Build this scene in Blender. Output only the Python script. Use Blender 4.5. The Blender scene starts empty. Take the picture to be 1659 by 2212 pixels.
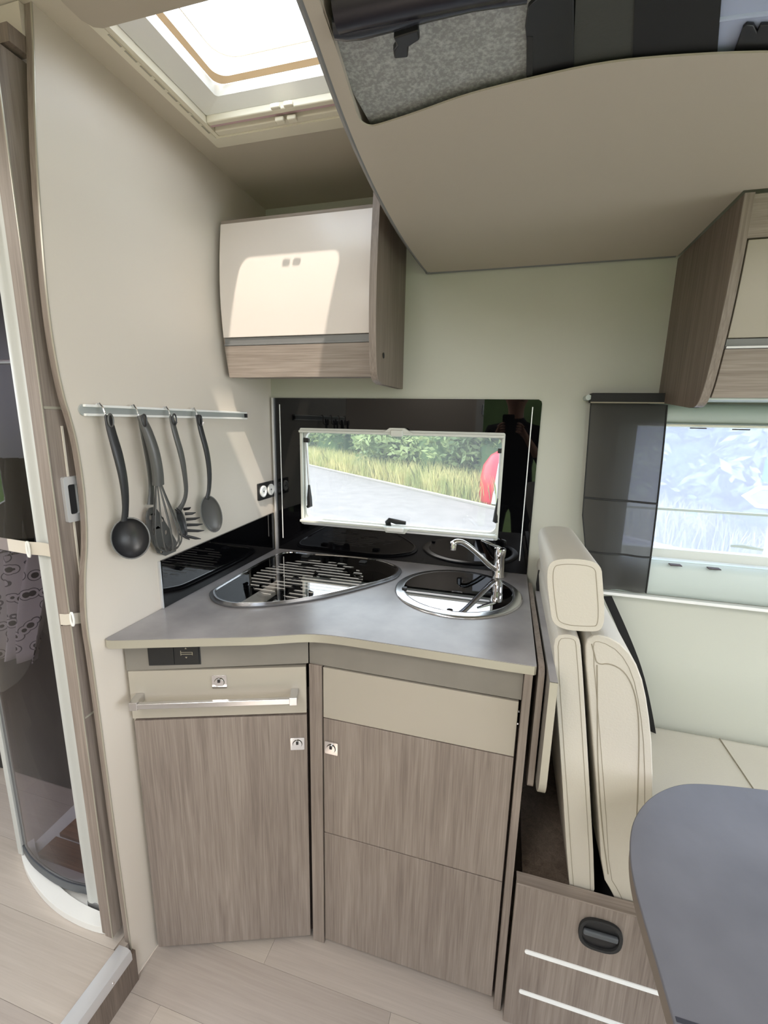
import bpy, bmesh, math, random
from mathutils import Vector, Matrix
from mathutils.geometry import tessellate_polygon
random.seed(4)
S = bpy.context.scene
COL = S.collection
PI = math.pi

# ------------------------------------------------------------------ camera
FPX = 945.66
YAW, PIT, ROL = -.26600, .20207, -.02067
CAM = Vector((0, 0, 1.42))
def _axes():
    c, s = math.cos, math.sin
    f = Vector((s(YAW)*c(PIT), c(YAW)*c(PIT), -s(PIT)))
    r0 = Vector((c(YAW), -s(YAW), 0)); d0 = f.cross(r0)
    return c(ROL)*r0 + s(ROL)*d0, -s(ROL)*r0 + c(ROL)*d0, f
RX, DN, FW = _axes()
cd = bpy.data.cameras.new('camera'); cam = bpy.data.objects.new('camera', cd); COL.objects.link(cam)
cd.sensor_fit = 'HORIZONTAL'; cd.sensor_width = 36; cd.lens = FPX/1659*36; cd.clip_start = .02; cd.clip_end = 300
mm = Matrix((RX, -DN, -FW)).transposed().to_4x4(); mm.translation = CAM; cam.matrix_world = mm
S.camera = cam
def on(px, py, **k):
    """the point of a real plane (x=, y= or z=) where the photograph shows it"""
    d = RX*((px-829.5)/FPX) + DN*((py-1106)/FPX) + FW
    a = list(k)[0]; i = 'xyz'.index(a); t = (k[a]-CAM[i])/d[i]
    return CAM + t*d
def onp(px, py, P, N):
    d = RX*((px-829.5)/FPX) + DN*((py-1106)/FPX) + FW
    t = (Vector(P)-CAM).dot(N)/d.dot(N)
    return CAM + t*d

# ------------------------------------------------------------------ world, sun, exposure
W = bpy.data.worlds.new('world'); S.world = W; W.use_nodes = True
nt = W.node_tree; bg = nt.nodes['Background']
tc = nt.nodes.new('ShaderNodeTexCoord'); sp = nt.nodes.new('ShaderNodeSeparateXYZ'); cr = nt.nodes.new('ShaderNodeValToRGB')
nt.links.new(tc.outputs['Generated'], sp.inputs[0]); nt.links.new(sp.outputs['Z'], cr.inputs[0]); nt.links.new(cr.outputs[0], bg.inputs[0])
cr.color_ramp.elements[0].position = 0; cr.color_ramp.elements[0].color = (.88, .93, 1, 1)
cr.color_ramp.elements[1].position = .8; cr.color_ramp.elements[1].color = (.74, .86, 1, 1)
bg.inputs[1].default_value = 3.9
sd = bpy.data.lights.new('sun', 'SUN'); sun = bpy.data.objects.new('sun', sd); COL.objects.link(sun)
sd.energy = 4.6; sd.angle = math.radians(1.0); sd.color = (1, .9, .78)
sun.rotation_euler = Vector((-.209, .51, -.835)).to_track_quat('-Z', 'Y').to_euler(); sun.location = (0, -3, 6)
S.view_settings.view_transform = 'Standard'; S.view_settings.look = 'None'
S.view_settings.gamma = 1; S.view_settings.use_curve_mapping = False
S.view_settings.exposure = 0.85
def fill_light(loc, sx, sy, watt, col=(1, .97, .93), d=(0, 0, -1)):  # added soft fill that brightens the interior, not fittings of the van
    l = bpy.data.lights.new('added_fill_light', 'AREA'); l.shape = 'RECTANGLE'; l.size = sx; l.size_y = sy; l.energy = watt; l.color = col
    o = bpy.data.objects.new('added_fill_light', l); COL.objects.link(o); o.location = loc
    o.rotation_euler = Vector(d).to_track_quat('-Z', 'Y').to_euler()
fill_light((-.55, -.45, 2.06), .5, .8, 9)
fill_light((1.2, -.1, 1.84), .9, .5, 7)
fill_light((-1.6, .1, 2.06), .5, .5, 4)
def portal(loc, direction, sx, sy):
    l = bpy.data.lights.new('daylight_portal', 'AREA'); l.shape = 'RECTANGLE'; l.size = sx; l.size_y = sy
    o = bpy.data.objects.new('daylight_portal', l); COL.objects.link(o); o.location = loc
    o.rotation_euler = Vector(direction).to_track_quat('-Z', 'Y').to_euler()
    l.cycles.is_portal = True
portal((-.52, .86, 2.22), (0, 0, -1), .42, .42)
portal((-.35, 1.56, 1.22), (0, -1, 0), .75, .4)
portal((.9, 1.56, 1.23), (0, -1, 0), 1.1, .42)
portal((.2, -1.05, 1.1), (0, 1, 0), 1.0, 2.1)
portal((2.45, .2, 1.25), (-1, 0, 0), 2.2, 1.1)
portal((-2.55, .3, 1.4), (1, 0, 0), .9, .9)

# ------------------------------------------------------------------ materials
def srgb(r, g, b):
    f = lambda c: (c/255/12.92) if c/255 <= .04045 else ((c/255+.055)/1.055)**2.4
    return (f(r), f(g), f(b), 1)
def mat(name, col, rough=.5, metal=0, spec=.5, coat=0, bump=None, var=None, alpha=None):
    m = bpy.data.materials.new(name); m.use_nodes = True
    n = m.node_tree; b = n.nodes['Principled BSDF']
    b.inputs['Base Color'].default_value = col; b.inputs['Roughness'].default_value = rough
    b.inputs['Metallic'].default_value = metal; b.inputs['Specular IOR Level'].default_value = spec
    b.inputs['Coat Weight'].default_value = coat; b.inputs['Coat Roughness'].default_value = .08
    if alpha is not None: b.inputs['Alpha'].default_value = alpha
    t = n.nodes.new('ShaderNodeTexCoord')
    if var:   # (scale, amount)
        no = n.nodes.new('ShaderNodeTexNoise'); no.inputs['Scale'].default_value = var[0]; no.inputs['Detail'].default_value = 6
        n.links.new(t.outputs['Object'], no.inputs['Vector'])
        mp = n.nodes.new('ShaderNodeMapRange'); mp.inputs[1].default_value = .3; mp.inputs[2].default_value = .7
        mp.inputs[3].default_value = 1-var[1]; mp.inputs[4].default_value = 1+var[1]
        n.links.new(no.outputs['Fac'], mp.inputs[0])
        h = n.nodes.new('ShaderNodeVectorMath'); h.operation = 'SCALE'; h.inputs[0].default_value = col[:3]
        n.links.new(mp.outputs[0], h.inputs['Scale']); n.links.new(h.outputs[0], b.inputs['Base Color'])
    if bump:  # (scale, strength)
        no = n.nodes.new('ShaderNodeTexNoise'); no.inputs['Scale'].default_value = bump[0]; no.inputs['Detail'].default_value = 3
        n.links.new(t.outputs['Object'], no.inputs['Vector'])
        bp = n.nodes.new('ShaderNodeBump'); bp.inputs['Strength'].default_value = bump[1]; bp.inputs['Distance'].default_value = .002
        n.links.new(no.outputs['Fac'], bp.inputs['Height']); n.links.new(bp.outputs[0], b.inputs['Normal'])
    return m
def wood(name, base, dark, axis='z', rough=.5, scale=1.0, contrast=1.0):
    m = bpy.data.materials.new(name); m.use_nodes = True
    n = m.node_tree; b = n.nodes['Principled BSDF']; L = n.links.new
    t = n.nodes.new('ShaderNodeTexCoord')
    def nz(k, l, detail, rough_, dist=0.):
        mp = n.nodes.new('ShaderNodeMapping'); mp.inputs['Scale'].default_value = [v*scale for v in {'x': (l, k, k), 'y': (k, l, k), 'z': (k, k, l)}[axis]]
        L(t.outputs['Object'], mp.inputs['Vector'])
        a = n.nodes.new('ShaderNodeTexNoise'); a.inputs['Scale'].default_value = 1; a.inputs['Detail'].default_value = detail
        a.inputs['Roughness'].default_value = rough_; a.inputs['Distortion'].default_value = dist; L(mp.outputs[0], a.inputs['Vector']); return a.outputs['Fac']
    broad = nz(7, 1.2, 3, .5, .6); lines = nz(70, 2.6, 5, .6, .8); pores = nz(330, 9, 2, .5)
    def mad(x, k, y):
        q = n.nodes.new('ShaderNodeMath'); q.operation = 'MULTIPLY_ADD'; L(x, q.inputs[0]); q.inputs[1].default_value = k
        if isinstance(y, float): q.inputs[2].default_value = y
        else: L(y, q.inputs[2])
        return q.outputs[0]
    v = mad(pores, .9*contrast, mad(lines, 1.3*contrast, mad(broad, .9, .5-.45-1.1*contrast)))
    c = n.nodes.new('ShaderNodeMix'); c.data_type = 'RGBA'; c.clamp_factor = True
    L(v, c.inputs[0]); c.inputs[6].default_value = dark; c.inputs[7].default_value = base
    L(c.outputs[2], b.inputs['Base Color'])
    b.inputs['Roughness'].default_value = rough
    bp = n.nodes.new('ShaderNodeBump'); bp.inputs['Strength'].default_value = .15; bp.inputs['Distance'].default_value = .001
    L(lines, bp.inputs['Height']); L(bp.outputs[0], b.inputs['Normal'])
    return m
def glassy(name, tint, refl=.1, rough=.01, milk=0.0, milkcol=(1, 1, 1, 1), ior=1.5):
    m = bpy.data.materials.new(name); m.use_nodes = True; n = m.node_tree; L = n.links.new
    n.nodes.remove(n.nodes['Principled BSDF']); out = n.nodes['Material Output']
    tr = n.nodes.new('ShaderNodeBsdfTransparent'); tr.inputs[0].default_value = tint
    gl = n.nodes.new('ShaderNodeBsdfGlossy'); gl.inputs['Roughness'].default_value = rough
    fr = n.nodes.new('ShaderNodeFresnel'); fr.inputs[0].default_value = 1.5
    ad = n.nodes.new('ShaderNodeMath'); ad.operation = 'ADD'; ad.inputs[1].default_value = refl; L(fr.outputs[0], ad.inputs[0]); ad.use_clamp = True
    ge = n.nodes.new('ShaderNodeNewGeometry'); iv = n.nodes.new('ShaderNodeMath'); iv.operation = 'SUBTRACT'; iv.inputs[0].default_value = 1; L(ge.outputs['Backfacing'], iv.inputs[1])
    fb = n.nodes.new('ShaderNodeMath'); fb.operation = 'MULTIPLY'; L(ad.outputs[0], fb.inputs[0]); L(iv.outputs[0], fb.inputs[1])
    fr.inputs[0].default_value = ior
    mx = n.nodes.new('ShaderNodeMixShader'); L(fb.outputs[0], mx.inputs[0])
    if milk:
        df = n.nodes.new('ShaderNodeBsdfDiffuse'); df.inputs[0].default_value = milkcol
        tl = n.nodes.new('ShaderNodeBsdfTranslucent'); tl.inputs[0].default_value = milkcol
        m1 = n.nodes.new('ShaderNodeMixShader'); m1.inputs[0].default_value = .6; L(df.outputs[0], m1.inputs[1]); L(tl.outputs[0], m1.inputs[2])
        m2 = n.nodes.new('ShaderNodeMixShader'); m2.inputs[0].default_value = milk; L(tr.outputs[0], m2.inputs[1]); L(m1.outputs[0], m2.inputs[2])
        L(m2.outputs[0], mx.inputs[1])
    else:
        L(tr.outputs[0], mx.inputs[1])
    L(gl.outputs[0], mx.inputs[2]); L(mx.outputs[0], out.inputs[0])
    return m
M = {}
M['wall'] = mat('beige_laminate', srgb(213, 204, 192), .36, bump=(900, .05))
M['sidewall'] = mat('pale_wall_lining', srgb(194, 195, 182), .5, bump=(500, .1))
M['ceil'] = mat('ceiling_lining', srgb(205, 196, 180), .6, bump=(600, .1))
M['bed'] = mat('bed_underside_board', srgb(182, 172, 157), .55, bump=(700, .1))
M['wood'] = wood('grey_oak_upright', srgb(158, 146, 136), srgb(110, 98, 90), 'z')
M['woodx'] = wood('grey_oak_across', srgb(172, 160, 150), srgb(118, 106, 97), 'x')
M['woody'] = wood('grey_oak_depth', srgb(176, 164, 154), srgb(118, 107, 98), 'y')
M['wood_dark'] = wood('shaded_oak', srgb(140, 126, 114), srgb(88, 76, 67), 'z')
M['plank'] = [wood('floor_vinyl_%s' % k, srgb(*a), srgb(*b), 'x', .42, .8, .7) for k, a, b in
              (('pale', (192, 182, 173), (166, 155, 146)), ('mid', (186, 176, 168), (160, 149, 140)), ('warm', (194, 184, 174), (168, 157, 146)))]
M['top'] = mat('slate_worktop', srgb(144, 141, 142), .28, var=(9, .22), bump=(60, .03))
M['fascia'] = mat('slate_fascia', srgb(126, 121, 113), .45, var=(6, .12))
M['band'] = mat('champagne_edge', srgb(176, 171, 156), .3, .25)
M['front'] = mat('champagne_front', srgb(172, 165, 152), .36, .1, bump=(900, .04))
M['gloss'] = mat('pearl_front', srgb(220, 211, 204), .22, bump=(400, .02))
M['chrome'] = mat('chrome', (.85, .85, .86, 1), .06, 1)
M['steel'] = mat('brushed_steel', (.66, .66, .67, 1), .22, 1)
M['alu'] = mat('satin_aluminium', (.74, .75, .77, 1), .38, .7)
M['alud'] = mat('grey_edge_seal', srgb(128, 128, 128), .5, .3)
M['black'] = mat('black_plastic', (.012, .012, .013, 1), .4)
M['nylon'] = mat('dark_nylon', (.024, .024, .026, 1), .38, bump=(300, .05))
M['rimgrey'] = mat('pale_nylon_rim', (.16, .16, .155, 1), .3)  # lighter grey than the bowls, sets off their rims
M['nylon2'] = mat('grey_nylon', (.085, .084, .080, 1), .34, bump=(300, .05))
M['glassblk'] = mat('black_glass', (.002, .002, .0025, 1), .02, spec=.42)
M['white'] = mat('white_plastic', srgb(236, 236, 232), .35)
M['cream'] = mat('cream_plastic', srgb(232, 226, 208), .4)
M['frame'] = mat('window_frame_plastic', srgb(212, 214, 206), .4)
M['screen'] = mat('pale_green_cassette', srgb(192, 202, 196), .42)
M['mirror'] = mat('black_mirror_glass', (.42, .42, .44, 1), .02, 1)
M['led'] = mat('white_strip', srgb(250, 252, 250), .35)
M['leather'] = mat('cream_leatherette', srgb(202, 196, 183), .5, bump=(260, .25), var=(3, .03))
M['seam'] = mat('seam_thread', srgb(150, 142, 124), .6)
M['belt'] = mat('black_webbing', (.015, .015, .017, 1), .7, bump=(800, .3))
M['strap'] = mat('cream_webbing', srgb(208, 200, 186), .7, bump=(800, .2))
M['table'] = mat('slate_tabletop', srgb(104, 104, 110), .42, var=(8, .14))
M['tedge'] = mat('table_rim', srgb(120, 110, 100), .5)
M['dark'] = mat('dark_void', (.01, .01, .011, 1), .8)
M['tint'] = glassy('smoked_acrylic', (.62, .60, .64, 1), .0, .02)
M['post'] = mat('post_coating', srgb(196, 198, 194), .4)
M['pane'] = glassy('window_acrylic', (.80, .81, .80, 1), .0, .0, .05, (.9, .95, 1, 1))
M['dome'] = glassy('dome_acrylic', (.85, .85, .85, 1), .0, .0, .12)
M['milky'] = glassy('hazy_acrylic', (.80, .82, .88, 1), .0, .02, .28, (.80, .83, 1, 1))
M['lid'] = None
M['rubber'] = mat('grey_rubber', srgb(84, 88, 92), .5)
M['asphalt'] = mat('asphalt', srgb(112, 108, 107), .9, var=(3, .12), bump=(40, .5))
M['soil'] = mat('dry_grass_ground', srgb(112, 114, 74), .95, var=(2, .2))
M['red'] = mat('red_polyester', srgb(190, 24, 44), .35)
M['greyc'] = mat('grey_container', srgb(186, 192, 200), .5)
M['duck'] = wood('duckboard_wood', srgb(170, 120, 88), srgb(120, 78, 54), 'x')
M['skin'] = mat('skin', srgb(204, 158, 132), .5)
M['cloth'] = mat('dark_clothing', (.01, .01, .012, 1), .9)
M['hair'] = mat('brown_hair', (.03, .02, .014, 1), .6)
M['blue'] = mat('pale_blue_sheet', srgb(170, 180, 206), .5)
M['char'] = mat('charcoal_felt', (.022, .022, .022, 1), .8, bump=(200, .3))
M['gap'] = mat('shadow_gap_brown', srgb(60, 44, 38), .7)

def lid_material():
    m = glassy('printed_hob_glass', (.38, .39, .41, 1), .22, .015); n = m.node_tree; L = n.links.new
    out = n.nodes['Material Output']; prev = out.inputs[0].links[0].from_socket
    t = n.nodes.new('ShaderNodeTexCoord'); w = n.nodes.new('ShaderNodeTexWave'); w.bands_direction = 'Y'; w.inputs['Scale'].default_value = 13
    L(t.outputs['Object'], w.inputs['Vector'])
    no = n.nodes.new('ShaderNodeTexNoise'); no.inputs['Scale'].default_value = 14; L(t.outputs['Object'], no.inputs['Vector'])
    a = n.nodes.new('ShaderNodeMath'); a.operation = 'GREATER_THAN'; a.inputs[1].default_value = .80; L(w.outputs['Fac'], a.inputs[0])
    b = n.nodes.new('ShaderNodeMath'); b.operation = 'GREATER_THAN'; b.inputs[1].default_value = .42; L(no.outputs['Fac'], b.inputs[0])
    s = n.nodes.new('ShaderNodeSeparateXYZ'); L(t.outputs['Object'], s.inputs[0])
    c = n.nodes.new('ShaderNodeMath'); c.operation = 'MULTIPLY'; L(a.outputs[0], c.inputs[0]); L(b.outputs[0], c.inputs[1])
    r = n.nodes.new('ShaderNodeVectorMath'); r.operation = 'DISTANCE'; r.inputs[1].default_value = (-.02, .0, 0); L(t.outputs['Object'], r.inputs[0])
    e = n.nodes.new('ShaderNodeMath'); e.operation = 'LESS_THAN'; e.inputs[1].default_value = .17; L(r.outputs['Value'], e.inputs[0])
    g = n.nodes.new('ShaderNodeMath'); g.operation = 'MULTIPLY'; L(c.outputs[0], g.inputs[0]); L(e.outputs[0], g.inputs[1])
    h = n.nodes.new('ShaderNodeMath'); h.operation = 'MULTIPLY'; L(g.outputs[0], h.inputs[0]); h.inputs[1].default_value = .55
    d = n.nodes.new('ShaderNodeBsdfDiffuse'); d.inputs[0].default_value = srgb(235, 226, 214)
    mx = n.nodes.new('ShaderNodeMixShader'); L(h.outputs[0], mx.inputs[0]); L(prev, mx.inputs[1]); L(d.outputs[0], mx.inputs[2]); L(mx.outputs[0], out.inputs[0])
    return m
M['lid'] = lid_material()
def speckle():
    m = mat('speckled_grey_sheet', srgb(150, 150, 146), .6); n = m.node_tree; L = n.links.new; b = n.nodes['Principled BSDF']
    t = n.nodes.new('ShaderNodeTexCoord'); v = n.nodes.new('ShaderNodeTexNoise'); v.inputs['Scale'].default_value = 210; v.inputs['Detail'].default_value = 5
    L(t.outputs['Object'], v.inputs['Vector']); c = n.nodes.new('ShaderNodeValToRGB'); e = c.color_ramp.elements
    e[0].position = .42; e[0].color = srgb(138, 139, 136); e[1].position = .72; e[1].color = srgb(178, 180, 176)
    L(v.outputs['Fac'], c.inputs[0]); L(c.outputs[0], b.inputs['Base Color']); return m
M['speck'] = speckle()
def pattern_cloth():
    m = mat('patterned_cloth', (1, 1, 1, 1), .9); n = m.node_tree; L = n.links.new; b = n.nodes['Principled BSDF']
    t = n.nodes.new('ShaderNodeTexCoord'); v = n.nodes.new('ShaderNodeTexVoronoi'); v.inputs['Scale'].default_value = 26
    L(t.outputs['Object'], v.inputs['Vector']); c = n.nodes.new('ShaderNodeValToRGB'); c.color_ramp.interpolation = 'CONSTANT'; e = c.color_ramp.elements
    e[0].position = 0; e[0].color = (.03, .03, .04, 1); e[1].position = .22; e[1].color = (.85, .83, .8, 1)
    k = e.new(.36); k.color = (.12, .12, .14, 1); k = e.new(.42); k.color = (.8, .78, .75, 1)
    L(v.outputs['Distance'], c.inputs[0]); L(c.outputs[0], b.inputs['Base Color']); return m
M['pattern'] = pattern_cloth()
def leafmat(name, c1, c2, tr=.35):
    m = mat(name, c1, .6); n = m.node_tree; L = n.links.new; b = n.nodes['Principled BSDF']; out = n.nodes['Material Output']
    oi = n.nodes.new('ShaderNodeTexCoord'); no = n.nodes.new('ShaderNodeTexNoise'); no.inputs['Scale'].default_value = 1.7; L(oi.outputs['Object'], no.inputs['Vector'])
    c = n.nodes.new('ShaderNodeValToRGB'); c.color_ramp.elements[0].position = .35; c.color_ramp.elements[0].color = c1; c.color_ramp.elements[1].position = .65; c.color_ramp.elements[1].color = c2
    L(no.outputs['Fac'], c.inputs[0]); L(c.outputs[0], b.inputs['Base Color'])
    t = n.nodes.new('ShaderNodeBsdfTranslucent'); L(c.outputs[0], t.inputs[0]); x = n.nodes.new('ShaderNodeMixShader'); x.inputs[0].default_value = tr
    L(b.outputs[0], x.inputs[1]); L(t.outputs[0], x.inputs[2]); L(x.outputs[0], out.inputs[0]); return m
M['leaf'] = leafmat('hedge_leaves', srgb(96, 118, 74), srgb(150, 166, 112))
M['core'] = mat('bush_core', srgb(70, 92, 56), 1)
M['blade'] = leafmat('dry_grass_blades', srgb(196, 188, 132), srgb(150, 158, 100))
def curtain_mat():
    m = glassy('dark_mesh_curtain', (.9, .9, .9, 1), 0, .6, .88, srgb(98, 96, 94), 1.02); n = m.node_tree
    return m
M['curtain'] = curtain_mat()

# ------------------------------------------------------------------ geometry helpers
def B(): return bmesh.new()
def box(bm, x0, x1, y0, y1, z0, z1, mx=None):
    p = [(x, y, z) for x in (x0, x1) for y in (y0, y1) for z in (z0, z1)]
    v = [bm.verts.new(mx @ Vector(q) if mx else q) for q in p]
    for f in ((0, 1, 3, 2), (4, 6, 7, 5), (0, 4, 5, 1), (2, 3, 7, 6), (0, 2, 6, 4), (1, 5, 7, 3)): bm.faces.new([v[i] for i in f])
    return bm
MAPS = {'xy': lambda a, b, t: (a, b, t), 'xz': lambda a, b, t: (a, t, b), 'yz': lambda a, b, t: (t, a, b)}
def prism(bm, outer, t0, t1, plane='xy', holes=(), f=None):
    f = f or MAPS[plane]
    loops = [list(outer)] + [list(h) for h in holes]
    tri = tessellate_polygon([[Vector((p[0], p[1], 0)) for p in l] for l in loops])
    flat = [p for l in loops for p in l]
    a = [bm.verts.new(f(p[0], p[1], t0)) for p in flat]; b = [bm.verts.new(f(p[0], p[1], t1)) for p in flat]
    for t in tri:
        try: bm.faces.new([a[i] for i in t]); bm.faces.new([b[i] for i in reversed(t)])
        except ValueError: pass
    k = 0
    for l in loops:
        n = len(l)
        for i in range(n):
            j = (i+1) % n
            try: bm.faces.new((a[k+i], a[k+j], b[k+j], b[k+i]))
            except ValueError: pass
        k += n
    return bm
def rrect(x0, x1, y0, y1, r, n=5):
    out = []
    for cx, cy, a0 in ((x1-r, y1-r, 0), (x0+r, y1-r, 90), (x0+r, y0+r, 180), (x1-r, y0+r, 270)):
        for i in range(n+1):
            a = math.radians(a0 + 90*i/n); out.append((cx+r*math.cos(a), cy+r*math.sin(a)))
    return out
def circ(cx, cy, r, n=48): return [(cx+r*math.cos(2*PI*i/n), cy+r*math.sin(2*PI*i/n)) for i in range(n)]
def smooth2(pts, closed=True, it=2):
    for _ in range(it):
        o = []; n = len(pts)
        rng = range(n) if closed else range(n-1)
        if not closed: o.append(pts[0])
        for i in rng:
            p, q = Vector(pts[i]), Vector(pts[(i+1) % n]); o += [p*.75+q*.25, p*.25+q*.75]
        if not closed: o.append(pts[-1])
        pts = o
    return [tuple(p) for p in pts]
def offset(poly, d):
    n = len(poly); out = []
    A = sum(poly[i][0]*poly[(i+1) % n][1]-poly[(i+1) % n][0]*poly[i][1] for i in range(n)); sg = 1 if A > 0 else -1
    for i in range(n):
        p, q, r = Vector(poly[i-1][:2]), Vector(poly[i][:2]), Vector(poly[(i+1) % n][:2])
        e1 = (q-p).normalized(); e2 = (r-q).normalized(); t = (e1+e2).normalized()
        nn = Vector((-t.y, t.x))*sg; out.append(tuple(q+nn*d))
    return out
def tube(bm, pts, r, n=10, closed=False, flat=1.0, up=None, caps=True):
    pts = [Vector(p) for p in pts]; m = len(pts)
    R = r if isinstance(r, (list, tuple)) else [r]*m
    F = flat if isinstance(flat, (list, tuple)) else [flat]*m
    rings = []; prev = None
    for i, p in enumerate(pts):
        a = pts[(i-1) % m] if (closed or i) else p; b = pts[(i+1) % m] if (closed or i < m-1) else p
        t = (b-a).normalized()
        if prev is None:
            u = Vector(up) if up else (Vector((0, 0, 1)) if abs(t.z) < .9 else Vector((1, 0, 0)))
        else: u = prev
        u = (u - t*u.dot(t)).normalized(); prev = u; w = t.cross(u)
        rings.append([bm.verts.new(p + u*R[i]*math.cos(2*PI*k/n)*F[i] + w*R[i]*math.sin(2*PI*k/n)) for k in range(n)])
    for i in range(m if closed else m-1):
        a, b = rings[i], rings[(i+1) % m]
        for k in range(n): bm.faces.new((a[k], a[(k+1) % n], b[(k+1) % n], b[k]))
    if not closed and caps: bm.faces.new(list(reversed(rings[0]))); bm.faces.new(rings[-1])
    return bm
def lathe(bm, prof, c=(0, 0, 0), mx=None, n=32):
    c = Vector(c); rings = []
    for r, z in prof:
        ring = []
        for k in range(n):
            v = Vector((r*math.cos(2*PI*k/n), r*math.sin(2*PI*k/n), z)); v = mx @ v if mx else v
            ring.append(bm.verts.new(c+v))
        rings.append(ring)
    for a, b in zip(rings, rings[1:]):
        for k in range(n): bm.faces.new((a[k], a[(k+1) % n], b[(k+1) % n], b[k]))
    bm.faces.new(list(reversed(rings[0]))); bm.faces.new(rings[-1]); return bm
def grid(bm, P, thick=None):
    """P[i][j] points; thick = vector for a closed sheet"""
    def sheet(off):
        return [[bm.verts.new(Vector(p)+off) for p in row] for row in P]
    A = sheet(Vector((0, 0, 0)))
    for i in range(len(P)-1):
        for j in range(len(P[0])-1): bm.faces.new((A[i][j], A[i+1][j], A[i+1][j+1], A[i][j+1]))
    if thick is not None:
        Bv = sheet(Vector(thick)); I, J = len(P)-1, len(P[0])-1
        for i in range(I):
            for j in range(J): bm.faces.new((Bv[i][j], Bv[i][j+1], Bv[i+1][j+1], Bv[i+1][j]))
        for i in range(I):
            bm.faces.new((A[i][0], Bv[i][0], Bv[i+1][0], A[i+1][0])); bm.faces.new((A[i][J], A[i+1][J], Bv[i+1][J], Bv[i][J]))
        for j in range(J):
            bm.faces.new((A[0][j], A[0][j+1], Bv[0][j+1], Bv[0][j])); bm.faces.new((A[I][j], Bv[I][j], Bv[I][j+1], A[I][j+1]))
    return bm
ORG = {}
def put(name, bm, m, parent=None, bev=0, seg=2, sub=0, angle=35, label=None, cat=None, group=None, kind=None, solid=0):
    bmesh.ops.recalc_face_normals(bm, faces=bm.faces)
    co = [v.co.copy() for v in bm.verts]
    lo = Vector([min(c[i] for c in co) for i in range(3)]); hi = Vector([max(c[i] for c in co) for i in range(3)])
    o0 = Vector(((lo.x+hi.x)/2, (lo.y+hi.y)/2, lo.z if parent is None else (lo.z+hi.z)/2))
    bmesh.ops.translate(bm, verts=bm.verts, vec=-o0)
    me = bpy.data.meshes.new(name); bm.to_mesh(me); bm.free()
    me.polygons.foreach_set('use_smooth', [True]*len(me.polygons)); me.set_sharp_from_angle(angle=math.radians(angle))
    me.materials.append(m)
    o = bpy.data.objects.new(name, me); COL.objects.link(o)
    o.location = o0 - (ORG[parent.name] if parent else Vector()); ORG[o.name] = o0
    if parent: o.parent = parent
    if solid: s = o.modifiers.new('s', 'SOLIDIFY'); s.thickness = solid
    if bev:
        b = o.modifiers.new('b', 'BEVEL'); b.width = bev; b.segments = seg; b.limit_method = 'ANGLE'; b.angle_limit = math.radians(40); b.harden_normals = True
    if sub: s = o.modifiers.new('u', 'SUBSURF'); s.levels = sub; s.render_levels = sub
    return tag(o, label, cat, group, kind)
def tag(o, label=None, cat=None, group=None, kind=None):
    if label: o['label'] = label
    if cat: o['category'] = cat
    if group: o['group'] = group
    if kind: o['kind'] = kind
    return o
def thing(name, loc, label, cat, group=None, kind=None):
    o = bpy.data.objects.new(name, None); COL.objects.link(o); o.location = loc; o.empty_display_size = .05
    ORG[o.name] = Vector(loc); return tag(o, label, cat, group, kind)
def copy_tree(o, parent=None):
    c = o.copy(); COL.objects.link(c); c.parent = parent
    for ch in list(o.children): copy_tree(ch, c)
    return c
ST = 'structure'

# ================================================================== SETTING
XL = -.822; YB = 1.45; ZT = 2.10; HW = .94
fl = put('floor', box(B(), -.826, 2.3, -.95, 1.45, -.03, -.004), M['plank'][1], kind=ST)
def planks(parent, x0, x1, y0, y1, z, w=.145, ln=.9):
    cache = {}
    y = y0; r = 0
    while y < y1 - .01:
        ye = min(y+w, y1); x = x0 - (.35*r) % ln
        while x < x1:
            a, b = max(x, x0), min(x+ln, x1)
            if b - a > .02:
                put('plank', box(B(), a+.0003, b-.0003, y+.0003, ye-.0003, z-.004, z), M['plank'][(r*2+int((x-x0)*3)) % 3], parent)
            x += ln
        y = ye; r += 1
planks(fl, -.8215, 2.3, -.95, 1.45, 0)
fr = put('floor', box(B(), -2.4, -.83, -.95, 1.45, .08, .116), M['plank'][0], kind=ST)
planks(fr, -2.4, -.835, -.95, 1.45, .12)
put('trim_1', box(B(), -.828, -.812, -.95, .6715, -.01, .098), M['wood_dark'], kind=ST)                     # riser of the step
t = put('trim_2', prism(B(), [(-.842, .121), (-.842, .1255), (-.818, .1265), (-.808, .122), (-.805, .112), (-.805, .094), (-.811, .094), (-.811, .117)], -.95, .655, f=lambda a, b, t: (a, t, b)), M['alu'], kind=ST)
for yy in (.60, .25, -.1): put('screw', lathe(B(), [(.003, 0), (.0028, .001), (.001, .0014)], (-.805, yy, .104), Matrix.Rotation(PI/2, 3, 'Y'), 12), M['chrome'], t)

# back wall with its two window openings
KW = (-.704, -.006, 1.056, 1.388); RW = (.36, 1.4, 1.03, 1.43)
rect = lambda a, b, c, d: [(a, c), (b, c), (b, d), (a, d)]
put('wall_back', prism(B(), rect(-2.4, 2.3, -.05, 2.14), YB, YB+.028, 'xz', [rect(*KW), rect(*RW)]), M['sidewall'], kind=ST)
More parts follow.
